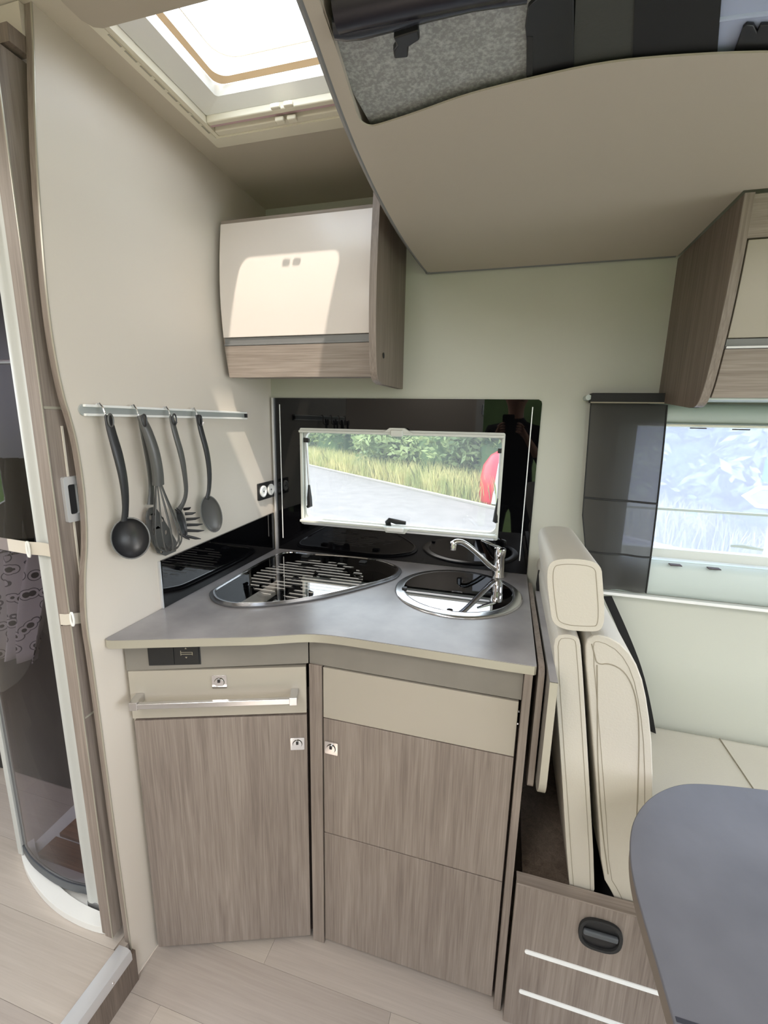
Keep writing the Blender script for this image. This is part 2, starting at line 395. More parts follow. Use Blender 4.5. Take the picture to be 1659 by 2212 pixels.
# left partition: wavy front edge with a wood band
prof = [(.672, 0), (.666, .5), (.664, .90), (.660, .995), (.669, 1.089), (.684, 1.16), (.690, 1.23), (.691, 1.30), (.688, 1.37), (.680, 1.42), (.671, 1.46), (.664, 1.54), (.663, 1.63), (.668, 1.74), (.676, 1.86), (.686, 1.96), (.695, 2.035), (.700, 2.10)]
pe = smooth2(prof, False, 2)
wl = put('wall_left', prism(B(), pe + [(1.45, 2.10), (1.45, 0)], XL-.016, XL, 'yz'), M['wall'], kind=ST)
pe2 = [(y-.0015, z) for y, z in pe]
bandp = pe2 + [(y+.012, z) for y, z in reversed(pe2)]
put('edge_band', prism(B(), bandp, XL-.017, XL-.0003, 'yz'), M['wood'], wl, label='wood edge band')
put('edge_band', prism(B(), [(y-.001, z) for y, z in pe2] + [(y+.001, z) for y, z in reversed(pe2)], XL-.003, XL+.0008, 'yz'), M['band'], wl, label='pale edge line')
# ceiling with roof light opening
SK = (-.735, -.33, .66, 1.075)
put('ceiling', prism(B(), rect(-2.4, 2.3, -.95, 1.49), ZT, ZT+.05, 'xy', [rect(*SK)]), M['ceil'], kind=ST)
# lowered ceiling panel with a rounded corner, in front of the roof light
a0 = [(-.727, .747), (-.742, .741), (-.750, .725), (-.750, .695), (-.742, .64), (-.70, .55), (-.60, .42)]
put('trim_3', prism(B(), [(.6, .747)] + a0 + [(-.60, -.6), (.6, -.6)], 2.08, 2.0855), M['bed'], bev=.001, kind=ST)
# rest of the shell, behind the camera
put('wall_front', prism(B(), rect(-2.4, 2.3, -.05, 2.14), -.99, -.95, 'xz', [rect(-.22, .62, 0.0, 1.98)]), M['wall'], kind=ST)
put('wall_right', prism(B(), rect(-.95, 1.45, -.05, 2.14), 2.3, 2.34, 'yz', [rect(-.8, 1.3, .75, 1.8)]), M['sidewall'], kind=ST)
put('wall_end', prism(B(), rect(-.95, 1.45, -.05, 2.14), -2.44, -2.40, 'yz', [rect(-.1, .7, 1.0, 1.8)]), M['wall'], kind=ST)
d = put('door_1', prism(B(), rect(-.26, .66, -.0, 2.02), -.96, -.93, 'xz', [rect(-.20, .60, 0.02, 1.96)]), M['white'], kind=ST)
put('door_hinge', lathe(B(), [(.008, 0), (.008, .08)], (-.21, -.92, 1.5), None, 12), M['steel'], d)

# ================================================================== ROOF LIGHT
sk = thing('skylight', (-.42, .92, ZT), 'cream roof light with frame, blind rails and overexposed dome', 'skylight')
ZF = 2.086
put('frame', prism(B(), rrect(-.752, -.31, .70, 1.100, .006), ZF, ZT-.001, 'xy', [rect(-.732, -.33, .712, 1.066)]), M['cream'], sk, bev=.002)
put('frame', prism(B(), rect(-.751, -.315, .664, 1.090), ZT-.012, ZT+.012, 'xy', [rect(-.722, -.335, .67, 1.063)]), M['cream'], sk, label='inner blind guide')
put('blind_rail', box(B(), -.722, -.335, 1.046, 1.064, ZF+.002, ZF+.016), M['cream'], sk, bev=.003)
put('blind_rail', box(B(), -.722, -.335, 1.016, 1.030, ZF+.004, ZF+.020), M['cream'], sk, bev=.003)
put('blind_rail', box(B(), -.722, -.335, 1.031, 1.0455, ZF+.012, ZF+.024), M['white'], sk)
put('blind_pleats', box(B(), -.722, -.335, 1.0295, 1.037, ZF+.006, ZF+.012), mat('pleated_blind', srgb(206, 176, 180), .8), sk)
for px, py in ((604, 256), (630, 252)):
    a = on(px, py, z=ZF); put('latch', box(B(), a.x-.010, a.x+.012, a.y-.006, a.y+.008, ZF-.008, ZF+.002), M['cream'], sk, bev=.003)
for px, py in ((594, 229), (622, 224)):
    a = on(px, py, z=ZF); put('latch', box(B(), a.x-.010, a.x+.012, a.y-.005, a.y+.005, ZF-.006, ZF+.004), M['cream'], sk, bev=.003)
for k in range(8):
    y = .765+.036*k
    put('vent_slot', box(B(), -.7365, -.7325, y, y+.027, ZF-.0008, ZF+.004), M['band'], sk)
def layers(L, n=6):
    R_ = [[(x, y, z) for x, y in rrect(x0, x1, y0, y1, r, n)] for (x0, x1, y0, y1, r, z) in L]
    R_ = [q+[q[0]] for q in R_]; return grid(B(), R_)
put('shaft', layers([(-.721, -.336, .672, 1.016, .004, ZT+.004), (-.676, -.352, .70, .992, .008, ZT+.020), (-.672, -.355, .70, .990, .010, ZT+.038), (-.69, -.33, .69, 1.00, .010, ZT+.042), (-.74, -.32, .66, 1.08, .01, ZT+.044)]), M['white'], sk, angle=20)
put('seal', layers([(-.671, -.356, .701, .989, .022, ZT+.038), (-.660, -.366, .71, .978, .028, ZT+.044), (-.672, -.356, .70, .990, .028, ZT+.052)]), mat('amber_seal', srgb(230, 200, 160), .5), sk)
put('dome_flange', layers([(-.672, -.356, .70, .990, .028, ZT+.052), (-.70, -.33, .66, 1.04, .03, ZT+.110)]), M['white'], sk)
put('dome', prism(B(), rrect(-.705, -.325, .66, 1.045, .04), ZT+.112, ZT+.116), M['dome'], sk)
put('dome_rim_line', tube(B(), [(x, y, ZT+.108) for x, y in rrect(-.680, -.35, .68, 1.022, .05)], .0012, 6, closed=True), M['seam'], sk)
put('handle', box(B(), -.372, -.335, .826, .872, ZT-.012, ZT+.02), M['frame'], sk, bev=.008, seg=3, label='grey crank housing')

# ================================================================== DROP-DOWN BED
BZ = 1.87
edge = [(-.13, -.35), (-.19, 0), (-.228, .30), (-.249, .534), (-.259, .615), (-.269, .698), (-.279, .811), (-.286, .962), (-.286, 1.172), (-.276, 1.35), (-.268, 1.435)]
edge = smooth2(edge, False, 2)
opn_ = [(-.20, .25), (-.232, .538), (-.239, .62), (-.250, .715), (-.251, .738), (-.240, .752), (-.222, .750), (-.164, .738), (-.094, .719), (-.009, .709), (.082, .703), (.162, .712), (.272, .732), (.45, .78), (.60, .80), (.60, .25)]
opn = opn_[:3] + smooth2(opn_[3:14], False, 2) + opn_[14:]
bed = thing('lift_bed', (.3, .5, BZ), 'taupe underside of a drop-down bed with grey edge seal and arched opening', 'bed')
put('underside', prism(B(), edge + [(.404, 1.445), (.404, 1.095), (2.1, 1.095), (2.1, -.35)], BZ, BZ+.0025, 'xy', [opn]), M['bed'], bed)
put('edge_seal', tube(B(), [(x-.003, y, BZ+.006) for x, y in edge] + [(-.262, 1.4425, BZ+.004), (.40, 1.4425, BZ+.004)], .0068, 8), M['alud'], bed)
put('side_rail', prism(B(), [(x+.004, y) for x, y in edge] + [(x+.02, y) for x, y in reversed(edge)], BZ+.003, BZ+.11), M['bed'], bed)
put('end_cap', lathe(B(), [(.007, -.006), (.009, 0), (.007, .006)], (-.268, 1.437, BZ+.004)), M['alud'], bed)
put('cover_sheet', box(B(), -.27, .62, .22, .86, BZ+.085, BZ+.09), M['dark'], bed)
def zpoly(pts, z): return [tuple(on(*p, z=z)[:2]) for p in pts]
BQ = BZ-.013
put('speckled_sheet', prism(B(), zpoly([(685, 60), (700, 90), (830, 320), (1170, 230), (1150, -40), (900, -20)], BQ+.024), BQ+.024, BQ+.028), M['speck'], bed)
tb = put('fabric_roll', tube(B(), [on(*p, z=BZ+.005) for p in ((722, 58), (745, 56), (780, 50), (850, 34), (930, 20), (1020, 4), (1140, -14))], [.011, .013, .014, .013, .010, .008, .008], 14), mat('dark_vinyl', (.03, .032, .04, 1), .25), bed)
put('fabric_roll', tube(B(), [on(*p, z=BZ+.012) for p in ((728, 18), (765, 10), (880, -16), (1100, -62))], .021, 14), mat('dark_vinyl_fold', (.012, .01, .016, 1), .3), bed)
put('clip', prism(B(), zpoly([(850, 48), (905, 30), (908, 52), (884, 68), (882, 92), (852, 95), (850, 78), (858, 66)], BZ+.004), BZ-.012, BZ-.003), M['black'], bed, bev=.002)
put('slide_rail', prism(B(), zpoly([(1137, 185), (1137, 90), (1134, 60), (1140, 18), (1160, 0), (1172, -20), (1240, -20), (1240, 170)], BQ+.019), BQ+.019, BQ+.03), M['black'], bed, bev=.002)
put('slide_rail', prism(B(), zpoly([(1137, 190), (1139, 80), (1151, 80), (1150, 190)], BQ+.0185), BQ+.0185, BQ+.022), M['char'], bed)
put('felt_panel', prism(B(), zpoly([(1236, 170), (1245, -30), (1372, -30), (1366, 150)], BQ+.021), BQ+.021, BQ+.03), mat('charcoal_panel', (.05, .052, .045, 1), .8, bump=(200, .3)), bed)
put('cross_panel', prism(B(), zpoly([(1365, 160), (1372, -30), (1560, -30), (1547, 140)], BQ+.020), BQ+.020, BQ+.032), M['dark'], bed)
put('blue_sheet', prism(B(), zpoly([(1546, 150), (1558, -30), (1720, -40), (1720, 150)], BQ+.024), BQ+.024, BQ+.03), M['blue'], bed)
put('blue_sheet_fold', tube(B(), [on(*p, z=BQ+.024) for p in ((1550, 42), (1600, 34), (1720, 22))], .003, 8), M['blue'], bed)
put('bracket', prism(B(), zpoly([(1578, 135), (1604, 62), (1612, 55), (1628, 56), (1635, 70), (1642, 56), (1700, 54), (1730, 130)], BQ+.019), BQ+.019, BQ+.023), M['black'], bed, bev=.001)

# ================================================================== OVERHEAD CABINET ABOVE THE HOB
def door_shell(name, m, prof_yz, x0, x1, parent, th=.016, nx=2, label=None):
    P = [[(x0+(x1-x0)*i/nx, y, z) for y, z in prof_yz] for i in range(nx+1)]
    return put(name, grid(B(), P, (0, th, 0)), m, parent, bev=.0012, label=label, angle=50)
def seg(prof, z0, z1, n=8):
    """sample y(z) of a profile between two heights"""
    pz = sorted(prof, key=lambda p: p[1]); out = []
    for i in range(n+1):
        z = z0+(z1-z0)*i/n
        for (ya, za), (yb, zb) in zip(pz, pz[1:]):
            if za <= z <= zb: out.append((ya+(yb-ya)*(z-za)/(zb-za), z)); break
        else: out.append((pz[0][0] if z < pz[0][1] else pz[-1][0], z))
    return out
oc = thing('overhead_cabinet', (-.58, 1.3, 1.53), 'wall cupboard above the hob with pearl beige flap and oak lower strip', 'cabinet')
dp = smooth2([(1.181, 1.50), (1.176, 1.55), (1.160, 1.62), (1.152, 1.70), (1.150, 1.77), (1.156, 1.86), (1.170, 1.95)], False, 2)
door_shell('flap_door', M['gloss'], seg(dp, 1.648, 1.945), -.803, -.3615, oc, label='pearl beige flap door')
door_shell('grip_rail', M['alud'], [(y+.004, z) for y, z in seg(dp, 1.629, 1.647, 2)], -.803, -.3615, oc)
door_shell('grip_rail', M['alud'], [(y-.001, z) for y, z in seg(dp, 1.626, 1.631, 1)], -.803, -.3615, oc)
door_shell('lower_door', M['woodx'], seg(dp, 1.540, 1.6255), -.803, -.3615, oc, label='oak lower strip')
bodyp = [(y+.018, z) for y, z in seg(dp, 1.545, 1.94)]
put('carcass', prism(B(), bodyp + [(1.448, 1.94), (1.448, 1.575), (1.30, 1.548)], -.815, -.360, 'yz'), M['woody'], oc)
put('top_board', box(B(), -.815, -.360, 1.19, 1.448, 1.941, 1.962), M['woodx'], oc)
pp = smooth2([(1.20, 1.522), (1.150, 1.53), (1.135, 1.60), (1.128, 1.70), (1.134, 1.82), (1.150, 1.94), (1.168, 2.09)], False, 2)
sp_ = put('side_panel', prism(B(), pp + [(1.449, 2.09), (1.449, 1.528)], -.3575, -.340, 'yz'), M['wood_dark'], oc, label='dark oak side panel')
put('edge_band', prism(B(), [(y-.001, z) for y, z in pp] + [(y+.002, z) for y, z in reversed(pp)], -.358, -.3395, 'yz'), M['wood'], sp_)
h = on(828, 768, x=-.34)
put('cable_hole', lathe(B(), [(.0075, 0), (.0075, .001)], (-.3395, h.y, h.z), Matrix.Rotation(PI/2, 3, 'Y'), 20), M['dark'], oc)

# ================================================================== OVERHEAD CABINET BY THE DINETTE
rc = thing('overhead_cabinet', (.9, 1.3, 1.47), 'overhead cupboard above the dinette window with dark oak end panel', 'cabinet')
rp = smooth2([(1.21, 1.468), (1.165, 1.468), (1.143, 1.50), (1.127, 1.56), (1.110, 1.65), (1.100, 1.75), (1.097, 1.866)], False, 2)
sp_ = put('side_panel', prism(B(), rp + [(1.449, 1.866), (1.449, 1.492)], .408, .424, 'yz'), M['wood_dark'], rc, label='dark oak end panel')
put('edge_band', prism(B(), [(y-.001, z) for y, z in rp] + [(y+.003, z) for y, z in reversed(rp)], .4075, .4245, 'yz'), M['wood'], sp_)
rd = [(y+.006, z) for y, z in rp]
door_shell('flap_door', M['front'], seg(rd, 1.607, 1.786), .430, 1.9, rc, label='champagne flap door')
door_shell('grip_rail', M['alud'], [(y+.004, z) for y, z in seg(rd, 1.590, 1.606, 2)], .430, 1.9, rc)
door_shell('grip_rail', M['alu'], [(y-.003, z) for y, z in seg(rd, 1.586, 1.591, 1)], .430, 1.9, rc)
door_shell('lower_door', M['woodx'], seg(rd, 1.488, 1.5855), .430, 1.9, rc, label='oak lower strip')
door_shell('top_board', M['woodx'], seg(rd, 1.789, 1.866), .4245, 1.9, rc)
put('carcass', prism(B(), [(1.185, 1.493), (1.449, 1.50), (1.449, 1.866), (1.13, 1.866), (1.155, 1.60)], .4245, 1.9, 'yz'), M['gap'], rc)
put('bottom_board', prism(B(), [(1.165, 1.484), (1.449, 1.492), (1.449, 1.499), (1.165, 1.4895)], .4245, 1.9, 'yz'), M['screen'], rc)

# ================================================================== SPLASHBACKS
sb = thing('splashback', (-.355, 1.44, HW), 'glossy black glass splashback around the kitchen window', 'splashback')
tr_ = rrect(-.806, .096, HW+.001, 1.497, .004)
poly = [(-.806, HW+.001), (.096, HW+.001), (.096, 1.485), (.094, 1.492), (.086, 1.497), (-.806, 1.497)]
put('glass', prism(B(), poly, 1.4435, 1.4495, 'xz', [rect(-.703, -.007, 1.052, 1.390)]), M['glassblk'], sb)
for x in (-.786, .070):
    put('light_strip', box(B(), x-.0014, x+.0014, 1.4427, 1.4436, .985, 1.475), M['led'], sb)
put('corner_profile', box(B(), -.8135, -.806, 1.434, 1.4495, HW+.001, 1.497), M['alu'], sb)
sb2 = thing('splashback', (XL, 1.15, HW), 'low glossy black glass splashback on the left wall beside the hob', 'splashback')
put('glass', prism(B(), [(.866, HW+.001), (1.433, HW+.001), (1.433, 1.082), (.872, 1.066)], XL+.0005, XL+.006, 'yz'), M['glassblk'], sb2)
put('trim', box(B(), XL+.0004, XL+.007, .8625, .866, HW+.001, 1.066), M['alu'], sb2)

# ================================================================== KITCHEN WINDOW
w = put('window_1', prism(B(), rrect(-.706, -.004, 1.048, 1.395, .006), 1.436, 1.4434, 'xz', [rrect(-.697, -.012, 1.066, 1.381, .006)]), M['frame'], kind=ST, bev=.002)
put('frame', prism(B(), rect(-.703, -.0065, 1.0565, 1.3875), 1.462, 1.478, 'xz', [rrect(-.696, -.013, 1.067, 1.381, .024)]), M['white'], w)
put('frame', box(B(), -.69, -.017, 1.424, 1.4285, 1.050, 1.056), M['alu'], w)
put('rail', box(B(), -.704, -.006, 1.420, 1.429, 1.379, 1.388), M['frame'], w, bev=.003)
put('rail', box(B(), -.704, -.006, 1.418, 1.429, 1.058, 1.068), M['frame'], w, bev=.003)
put('pane', prism(B(), rrect(-.73, .02, 1.02, 1.42, .03), 1.4795, 1.4835, 'xz'), M['pane'], w)
# catches, top and bottom
def c_at(px, py, y): p = on(px, py, y=y); return p
a = c_at(858, 930, 1.42)
put('catch', prism(B(), [(a.x-.048, a.z-.008), (a.x-.026, a.z+.008), (a.x+.026, a.z+.008), (a.x+.052, a.z-.008)], 1.4165, 1.428, 'xz'), M['frame'], w, bev=.002)
put('catch', box(B(), a.x-.021, a.x+.021, 1.409, 1.422, a.z-.020, a.z+.002), M['frame'], w, bev=.004)
a = c_at(853, 1144, 1.41)
put('catch', prism(B(), [(a.x-.044, a.z+.004), (a.x-.034, a.z-.014), (a.x+.034, a.z-.014), (a.x+.05, a.z+.004)], 1.414, 1.428, 'xz'), M['frame'], w, bev=.002)
put('catch', box(B(), a.x-.03, a.x+.03, 1.404, 1.416, a.z-.008, a.z+.008), M['white'], w, bev=.004)
# black lever and two stays
a = c_at(838, 1128, 1.452)
put('lever', tube(B(), [a+Vector((0, .008, -.014)), a, a+Vector((.008, -.006, .010)), a+Vector((.03, -.008, .006)), a+Vector((.066, -.008, .004))], [.010, .011, .010, .012, .008], 12, flat=.6), M['black'], w)
for px, s, l2 in ((664, 1, 1088), (1080, -1, 1126)):
    a = c_at(px-2*s, 952 if s > 0 else 975, 1.452); b = c_at(px+6*s, 1085 if s > 0 else 1118, 1.455)
    st = put('stay', tube(B(), [a, b], .0045, 10), M['alu'], w)
    put('stay_bracket', box(B(), a.x-.010, a.x+.010, 1.446, 1.460, a.z-.006, a.z+.010), M['black'], st, bev=.002)
    put('stay_knob', tube(B(), [b+Vector((0, -.008, .065)), b+Vector((.002*s, -.010, .02)), b+Vector((.004*s, -.012, -.01)), b+Vector((-.006*s, -.012, -.016))], [.004, .009, .010, .005], 12), M['black'], st)

# ================================================================== DINETTE WINDOW
w = put('window_2', prism(B(), rect(.315, 1.45, .925, 1.487), 1.436, 1.4495, 'xz', [rect(.362, 1.398, 1.032, 1.428)]), M['screen'], kind=ST)
put('cassette', prism(B(), [(1.447, 1.434), (1.436, 1.434), (1.415, 1.440), (1.408, 1.452), (1.412, 1.470), (1.425, 1.484), (1.447, 1.487)], .32, 1.45, 'yz'), M['screen'], w, angle=60)
put('cassette', prism(B(), [(1.447, .925), (1.428, .925), (1.414, .945), (1.412, .975), (1.420, 1.010), (1.432, 1.030), (1.447, 1.030)], .32, 1.45, 'yz'), M['screen'], w, angle=60)
put('rail', box(B(), .32, 1.45, 1.412, 1.434, .912, .922), M['white'], w, bev=.002)
put('rail', box(B(), .32, 1.45, 1.415, 1.435, 1.426, 1.431), M['cream'], w, bev=.001)
for px, py in ((1510, 925), (1603, 928)):
    a = on(px, py, y=1.412); put('vent_slot', box(B(), a.x-.018, a.x+.018, a.y-.001, a.y+.012, a.z-.0015, a.z+.0015), M['gap'], w)
for px, py in ((1461, 1222), (1545, 1230)):
    a = on(px, py, y=1.412); put('vent_slot', box(B(), a.x-.015, a.x+.015, a.y-.001, a.y+.02, a.z-.001, a.z+.001), M['gap'], w)
put('sash', prism(B(), rect(.35, 1.41, 1.02, 1.44), 1.50, 1.53, 'xz', [rrect(.36, 1.40, 1.052, 1.424, .02)]), M['frame'], w)
put('pane', prism(B(), rect(.33, 1.43, 1.0, 1.46), 1.532, 1.536, 'xz'), M['milky'], w)
a = on(1425, 1100, y=1.51)
put('glazing_bar', box(B(), .36, 1.40, 1.515, 1.528, a.z-.003, a.z+.004), M['screen'], w)
a = on(1620, 1185, y=1.50)
put('lever', tube(B(), [a+Vector((-.05, 0, .004)), a+Vector((-.02, -.006, .006)), a+Vector((.03, -.004, 0))], [.004, .006, .004], 10), M['screen'], w)

cu = thing('window_curtain', (.34, 1.4, .92), 'narrow dark grey mesh curtain panel left of the dinette window', 'curtain')
P = []
for j in range(22):
    v = j/21; py = 862+(1268-862)*v; row = []
    lx = 1276 + (1258-1276)*min(v/.62, 1) + (14*max(0, v-.62)/.38); rx = 1441 - 36*v - 9*v*v
    for i in range(15):
        u = i/14; a = on(lx+(rx-lx)*u, py + u*13, y=1.405); a.y += .004*math.sin(u*11+v*2)*(.4+v); row.append(a)
    P.append(row)
put('panel', grid(B(), P), M['curtain'], cu)
for jj in (11, 17):
    put('seam', tube(B(), [p+Vector((0, -.003, 0)) for p in P[jj]], .003, 6), M['char'], cu)
put('hem', tube(B(), [r[-1]+Vector((-.001, -.002, 0)) for r in P], .004, 6, flat=.6), M['char'], cu)
put('hem', tube(B(), [r[0]+Vector((.001, -.002, 0)) for r in P], .003, 6, flat=.6), M['char'], cu)
a, b = on(1278, 858, y=1.39), on(1446, 862, y=1.39)
put('valance', box(B(), a.x, b.x, 1.392, 1.435, a.z-.014, a.z+.012), M['char'], cu, bev=.002)
put('valance_trim', box(B(), a.x-.001, b.x+.001, 1.389, 1.393, a.z-.016, a.z-.0125), M['seam'], cu)
put('bracket', tube(B(), [(a.x-.006, 1.40, a.z), (a.x-.006, 1.449, a.z)], .008, 10), M['screen'], cu)

# ================================================================== WORKTOP, HOB, SINK, TAP
hobpx = [(451, 1283), (455, 1295), (467, 1303), (490, 1309), (515, 1311), (558, 1310), (600, 1307), (685, 1294.5), (770, 1275), (841, 1255), (860, 1246), (868, 1235), (866, 1228), (855, 1221), (827, 1211), (784, 1205), (730, 1200), (671, 1197), (640, 1193), (620, 1193), (600, 1197), (580, 1205), (557, 1216.5), (501, 1249), (467, 1269), (456, 1276)]
hob = smooth2([tuple(on(*p, z=HW+.004)[:2]) for p in hobpx], True, 1)
hob = [(x, min(y, 1.438)) for x, y in hob]
SC = (-.106, 1.222)
front = [(-.8205, .697), (-.812, .694), (-.80, .696), (-.72, .727), (-.658, .750), (-.58, .780), (-.507, .807), (-.455, .832), (-.42, .849), (-.385, .859), (-.34, .864), (-.28, .865), (-.155, .865), (.088, .865), (.093, .870)]
fs = front[:1] + smooth2(front[1:], False, 1)
wt = put('worktop', prism(B(), fs + [(.0965, 1.4435), (-.8135, 1.4435), (-.8205, 1.4435)], HW-.020, HW, 'xy', [offset(hob, .018), circ(*SC, .165)]), M['top'], label='slate grey kitchen worktop with hob and sink cut into it', cat='worktop', bev=.0008, seg=1)
fo = [(x, y) for x, y in fs]
put('edge_band', prism(B(), [(x, y-.0015) for x, y in fo] + [(x, y+.0004) for x, y in reversed(fo)], HW-.0205, HW-.0015), M['band'], wt, label='champagne edge band')

hb = thing('hob', (-.58, 1.2, HW), 'corner gas hob with printed glass lid and steel rim', 'hob')
put('rim', prism(B(), hob, HW+.0005, HW+.005, 'xy', [offset(hob, .011)]), mat('grey_rim', srgb(110, 110, 112), .3, .6), hb, bev=.002)
put('rim', prism(B(), offset(hob, .010), HW+.002, HW+.010, 'xy', [offset(hob, .015)]), M['chrome'], hb, bev=.0015, label='chrome inner rim')
put('tray', prism(B(), offset(hob, .022), HW-.036, HW-.033), mat('hob_tray', (.16, .14, .125, 1), .3, .6), hb)
tw = prism(B(), offset(hob, .0185), HW-.036, HW+.001, 'xy', [offset(hob, .0215)])
put('tray_wall', tw, M['char'], hb)
for cx, cy, r in ((-.655, 1.11, .038), (-.66, 1.30, .028), (-.46, 1.30, .033)):
    bn = put('burner', lathe(B(), [(r, 0), (r, .008), (r*.8, .010), (r*.8, .016), (r*.3, .018)], (cx, cy, HW-.033)), M['black'], hb)
    for k in range(4):
        a = k*PI/2+.4
        put('pan_support', tube(B(), [(cx+r*.7*math.cos(a), cy+r*.7*math.sin(a), HW-.012), (cx+r*2*math.cos(a), cy+r*2*math.sin(a), HW-.012), (cx+r*2.1*math.cos(a), cy+r*2.1*math.sin(a), HW-.032)], .0022, 6), M['black'], bn)
for px, py in ((697, 1279), (722, 1274), (744, 1269)):
    a = on(px, py, z=HW-.01)
    put('knob', lathe(B(), [(.011, 0), (.011, .012), (.009, .015)], (a.x, a.y, HW-.033), None, 20), M['chrome'], hb)
lidp = offset(hob, .0155)
put('lid', prism(B(), lidp, HW+.004, HW+.008), M['lid'], hb, label='glass lid with white printed stripes')
for px, py in ((660, 1201), (784, 1213)):
    a = on(px, py, z=HW+.012)
    put('hinge', box(B(), a.x-.012, a.x+.012, a.y-.010, min(a.y+.012, 1.441), HW+.0085, HW+.014), M['char'], hb, bev=.002)

sn = thing('sink', (SC[0], SC[1], HW), 'round steel sink closed by a black glass lid', 'sink')
def ring(r0, r1, z0, z1): return [(r0, z0), (r0, z1)]
def annulus(c, prof, n=72):
    bm = B(); rg = [[bm.verts.new((c[0]+r*math.cos(2*PI*k/n), c[1]+r*math.sin(2*PI*k/n), z)) for k in range(n)] for r, z in prof]
    m = len(rg)
    for i in range(m):
        a, b = rg[i], rg[(i+1) % m]
        for k in range(n): bm.faces.new((a[k], a[(k+1) % n], b[(k+1) % n], b[k]))
    return bm
put('rim', annulus(SC, [(.183, HW+.0006), (.182, HW+.003), (.177, HW+.0055), (.168, HW+.0045), (.162, HW+.007), (.1565, HW+.006), (.157, HW+.0006)]), M['steel'], sn, angle=60)
put('basin', lathe(B(), [(.02, HW-.12), (.12, HW-.118), (.15, HW-.10), (.156, HW-.02), (.156, HW)], (SC[0], SC[1], 0), None, 48), M['steel'], sn)
fh = on(987, 1279, z=HW+.007)
put('lid', prism(B(), circ(*SC, .156, 72), HW+.003, HW+.007, 'xy', [[(fh.x+.017*math.cos(2*PI*k/20), fh.y+.011*math.sin(2*PI*k/20)) for k in range(20)]]), M['mirror'], sn, label='black glass lid with finger hole')
a = on(873, 1271, z=HW+.008)
put('hinge', box(B(), a.x-.006, a.x+.008, a.y-.006, a.y+.006, HW+.0072, HW+.012), M['black'], sn, bev=.001)

tp = thing('tap', (.002, 1.40, HW), 'chrome single lever mixer tap behind the sink', 'tap')
b0 = on(1076, 1244, z=HW+.001); TX, TY = b0.x, 1.392
H1 = on(1078, 1184, y=TY).z
put('body', lathe(B(), [(.021, HW+.0005), (.021, HW+.004), (.0185, HW+.008), (.0175, H1-.028), (.0195, H1-.024), (.0195, H1-.006), (.0185, H1), (.010, H1+.003)], (TX, TY, 0)), M['chrome'], tp)
s0 = Vector((TX, TY, HW+.022)); tip = on(990, 1172, y=1.30)
put('spout', tube(B(), smooth2([s0, s0+Vector((-.022, -.02, .012)), s0.lerp(tip, .55)+Vector((0, 0, .008)), s0.lerp(tip, .86)+Vector((0, 0, .012)), tip+Vector((-.004, 0, .004)), tip+Vector((-.014, -.008, -.002))], False, 2), .0088, 14), M['chrome'], tp)
nz = put('nozzle', lathe(B(), [(.010, 0), (.011, .018), (.009, .024)], tip+Vector((-.014, -.006, -.022)), None, 20), M['chrome'], tp)
lv = on(1040, 1167, y=TY-.02)
put('lever', tube(B(), [(TX, TY, H1-.002), (TX-.008, TY-.006, H1+.006), (lv.x, lv.y, lv.z)], [.011, .008, .0045], 12, flat=.7), M['chrome'], tp)

# ================================================================== BASE CABINETS
PF = Vector((-.803, .738, 0)); PG = Vector((-.412, .882, 0))      # front plane of the left unit
du = (PG-PF).normalized(); nn = Vector((du.y, -du.x, 0))           # towards the room
def fp(px, py): p = onp(px, py, PF, nn); return ((p-PF).dot(du), p.z)
def FM(off=0.0):
    return lambda a, b, t: tuple(PF + du*a + nn*(t) + Vector((0, 0, b)))
LEN = (PG-PF).length
cb = thing('base_cabinet', (-.6, .95, 0), 'angled base unit below the hob with handle drawer and oak door', 'cabinet')
body = [tuple(PF[:2]), tuple(PG[:2]), (-.412, 1.44), (-.80, 1.44), (-.80, .78)]
bo = [tuple((PF-nn*.02)[:2]), (-.4195, .905), (-.4195, 1.44), (-.815, 1.44), (-.815, .76)]
put('carcass', prism(B(), bo, .003, HW-.17), M['gap'], cb)
put('carcass', prism(B(), [(-.818, .745), (-.80, .75), (-.80, 1.44), (-.818, 1.44)], .001, HW-.021), M['front'], cb, label='beige side cheek')
u0, z0 = fp(256, 1452); u1, z1 = fp(668, 1438)
FT = HW-.021
put('fascia', prism(B(), [(-.0113, .840), (LEN-.009, .848), (LEN-.009, FT), (-.0113, FT)], -.02, -.001, f=FM()), M['fascia'], cb)
dl, dr = fp(282, 1500)[0], fp(662, 1500)[0]
dw = put('drawer', prism(B(), rect(dl, dr, .716, .840), -.018, .002, f=FM()), M['front'], cb, bev=.001, label='champagne drawer front')
dd = put('door', prism(B(), rect(dl+.003, dr, .018, .710), -.018, .002, f=FM()), M['wood'], cb, bev=.001, label='oak door')
def knoblock(parent, u, z, F):
    o = lambda pts, t0, t1, **k: prism(B(), pts, t0, t1, f=F, **k)
    put('lock', o(rrect(u-.017, u+.017, z-.017, z+.017, .002), .0022, .005, holes=[circ(u, z, .012, 24)]), M['chrome'], parent, bev=.0008)
    put('lock_button', o(circ(u, z, .0108, 24), .0022, .008), M['chrome'], parent, bev=.003, seg=3)
    put('lock_button', o(rect(u-.003, u+.003, z+.001, z+.009), .0075, .0095), M['black'], parent)
ku, kz = fp(475, 1471); knoblock(dw, ku, kz, FM())
ku, kz = fp(643, 1604); knoblock(dd, ku, kz, FM())
hu0, hu1 = fp(300, 1506)[0], fp(642, 1490)[0]; hz = fp(470, 1506)[1]+.008
hu0 += .0; 
put('handle', prism(B(), rect(hu0, hu1, hz-.007, hz+.007), .030, .040, f=FM()), M['steel'], dw, bev=.002, label='aluminium bar handle')
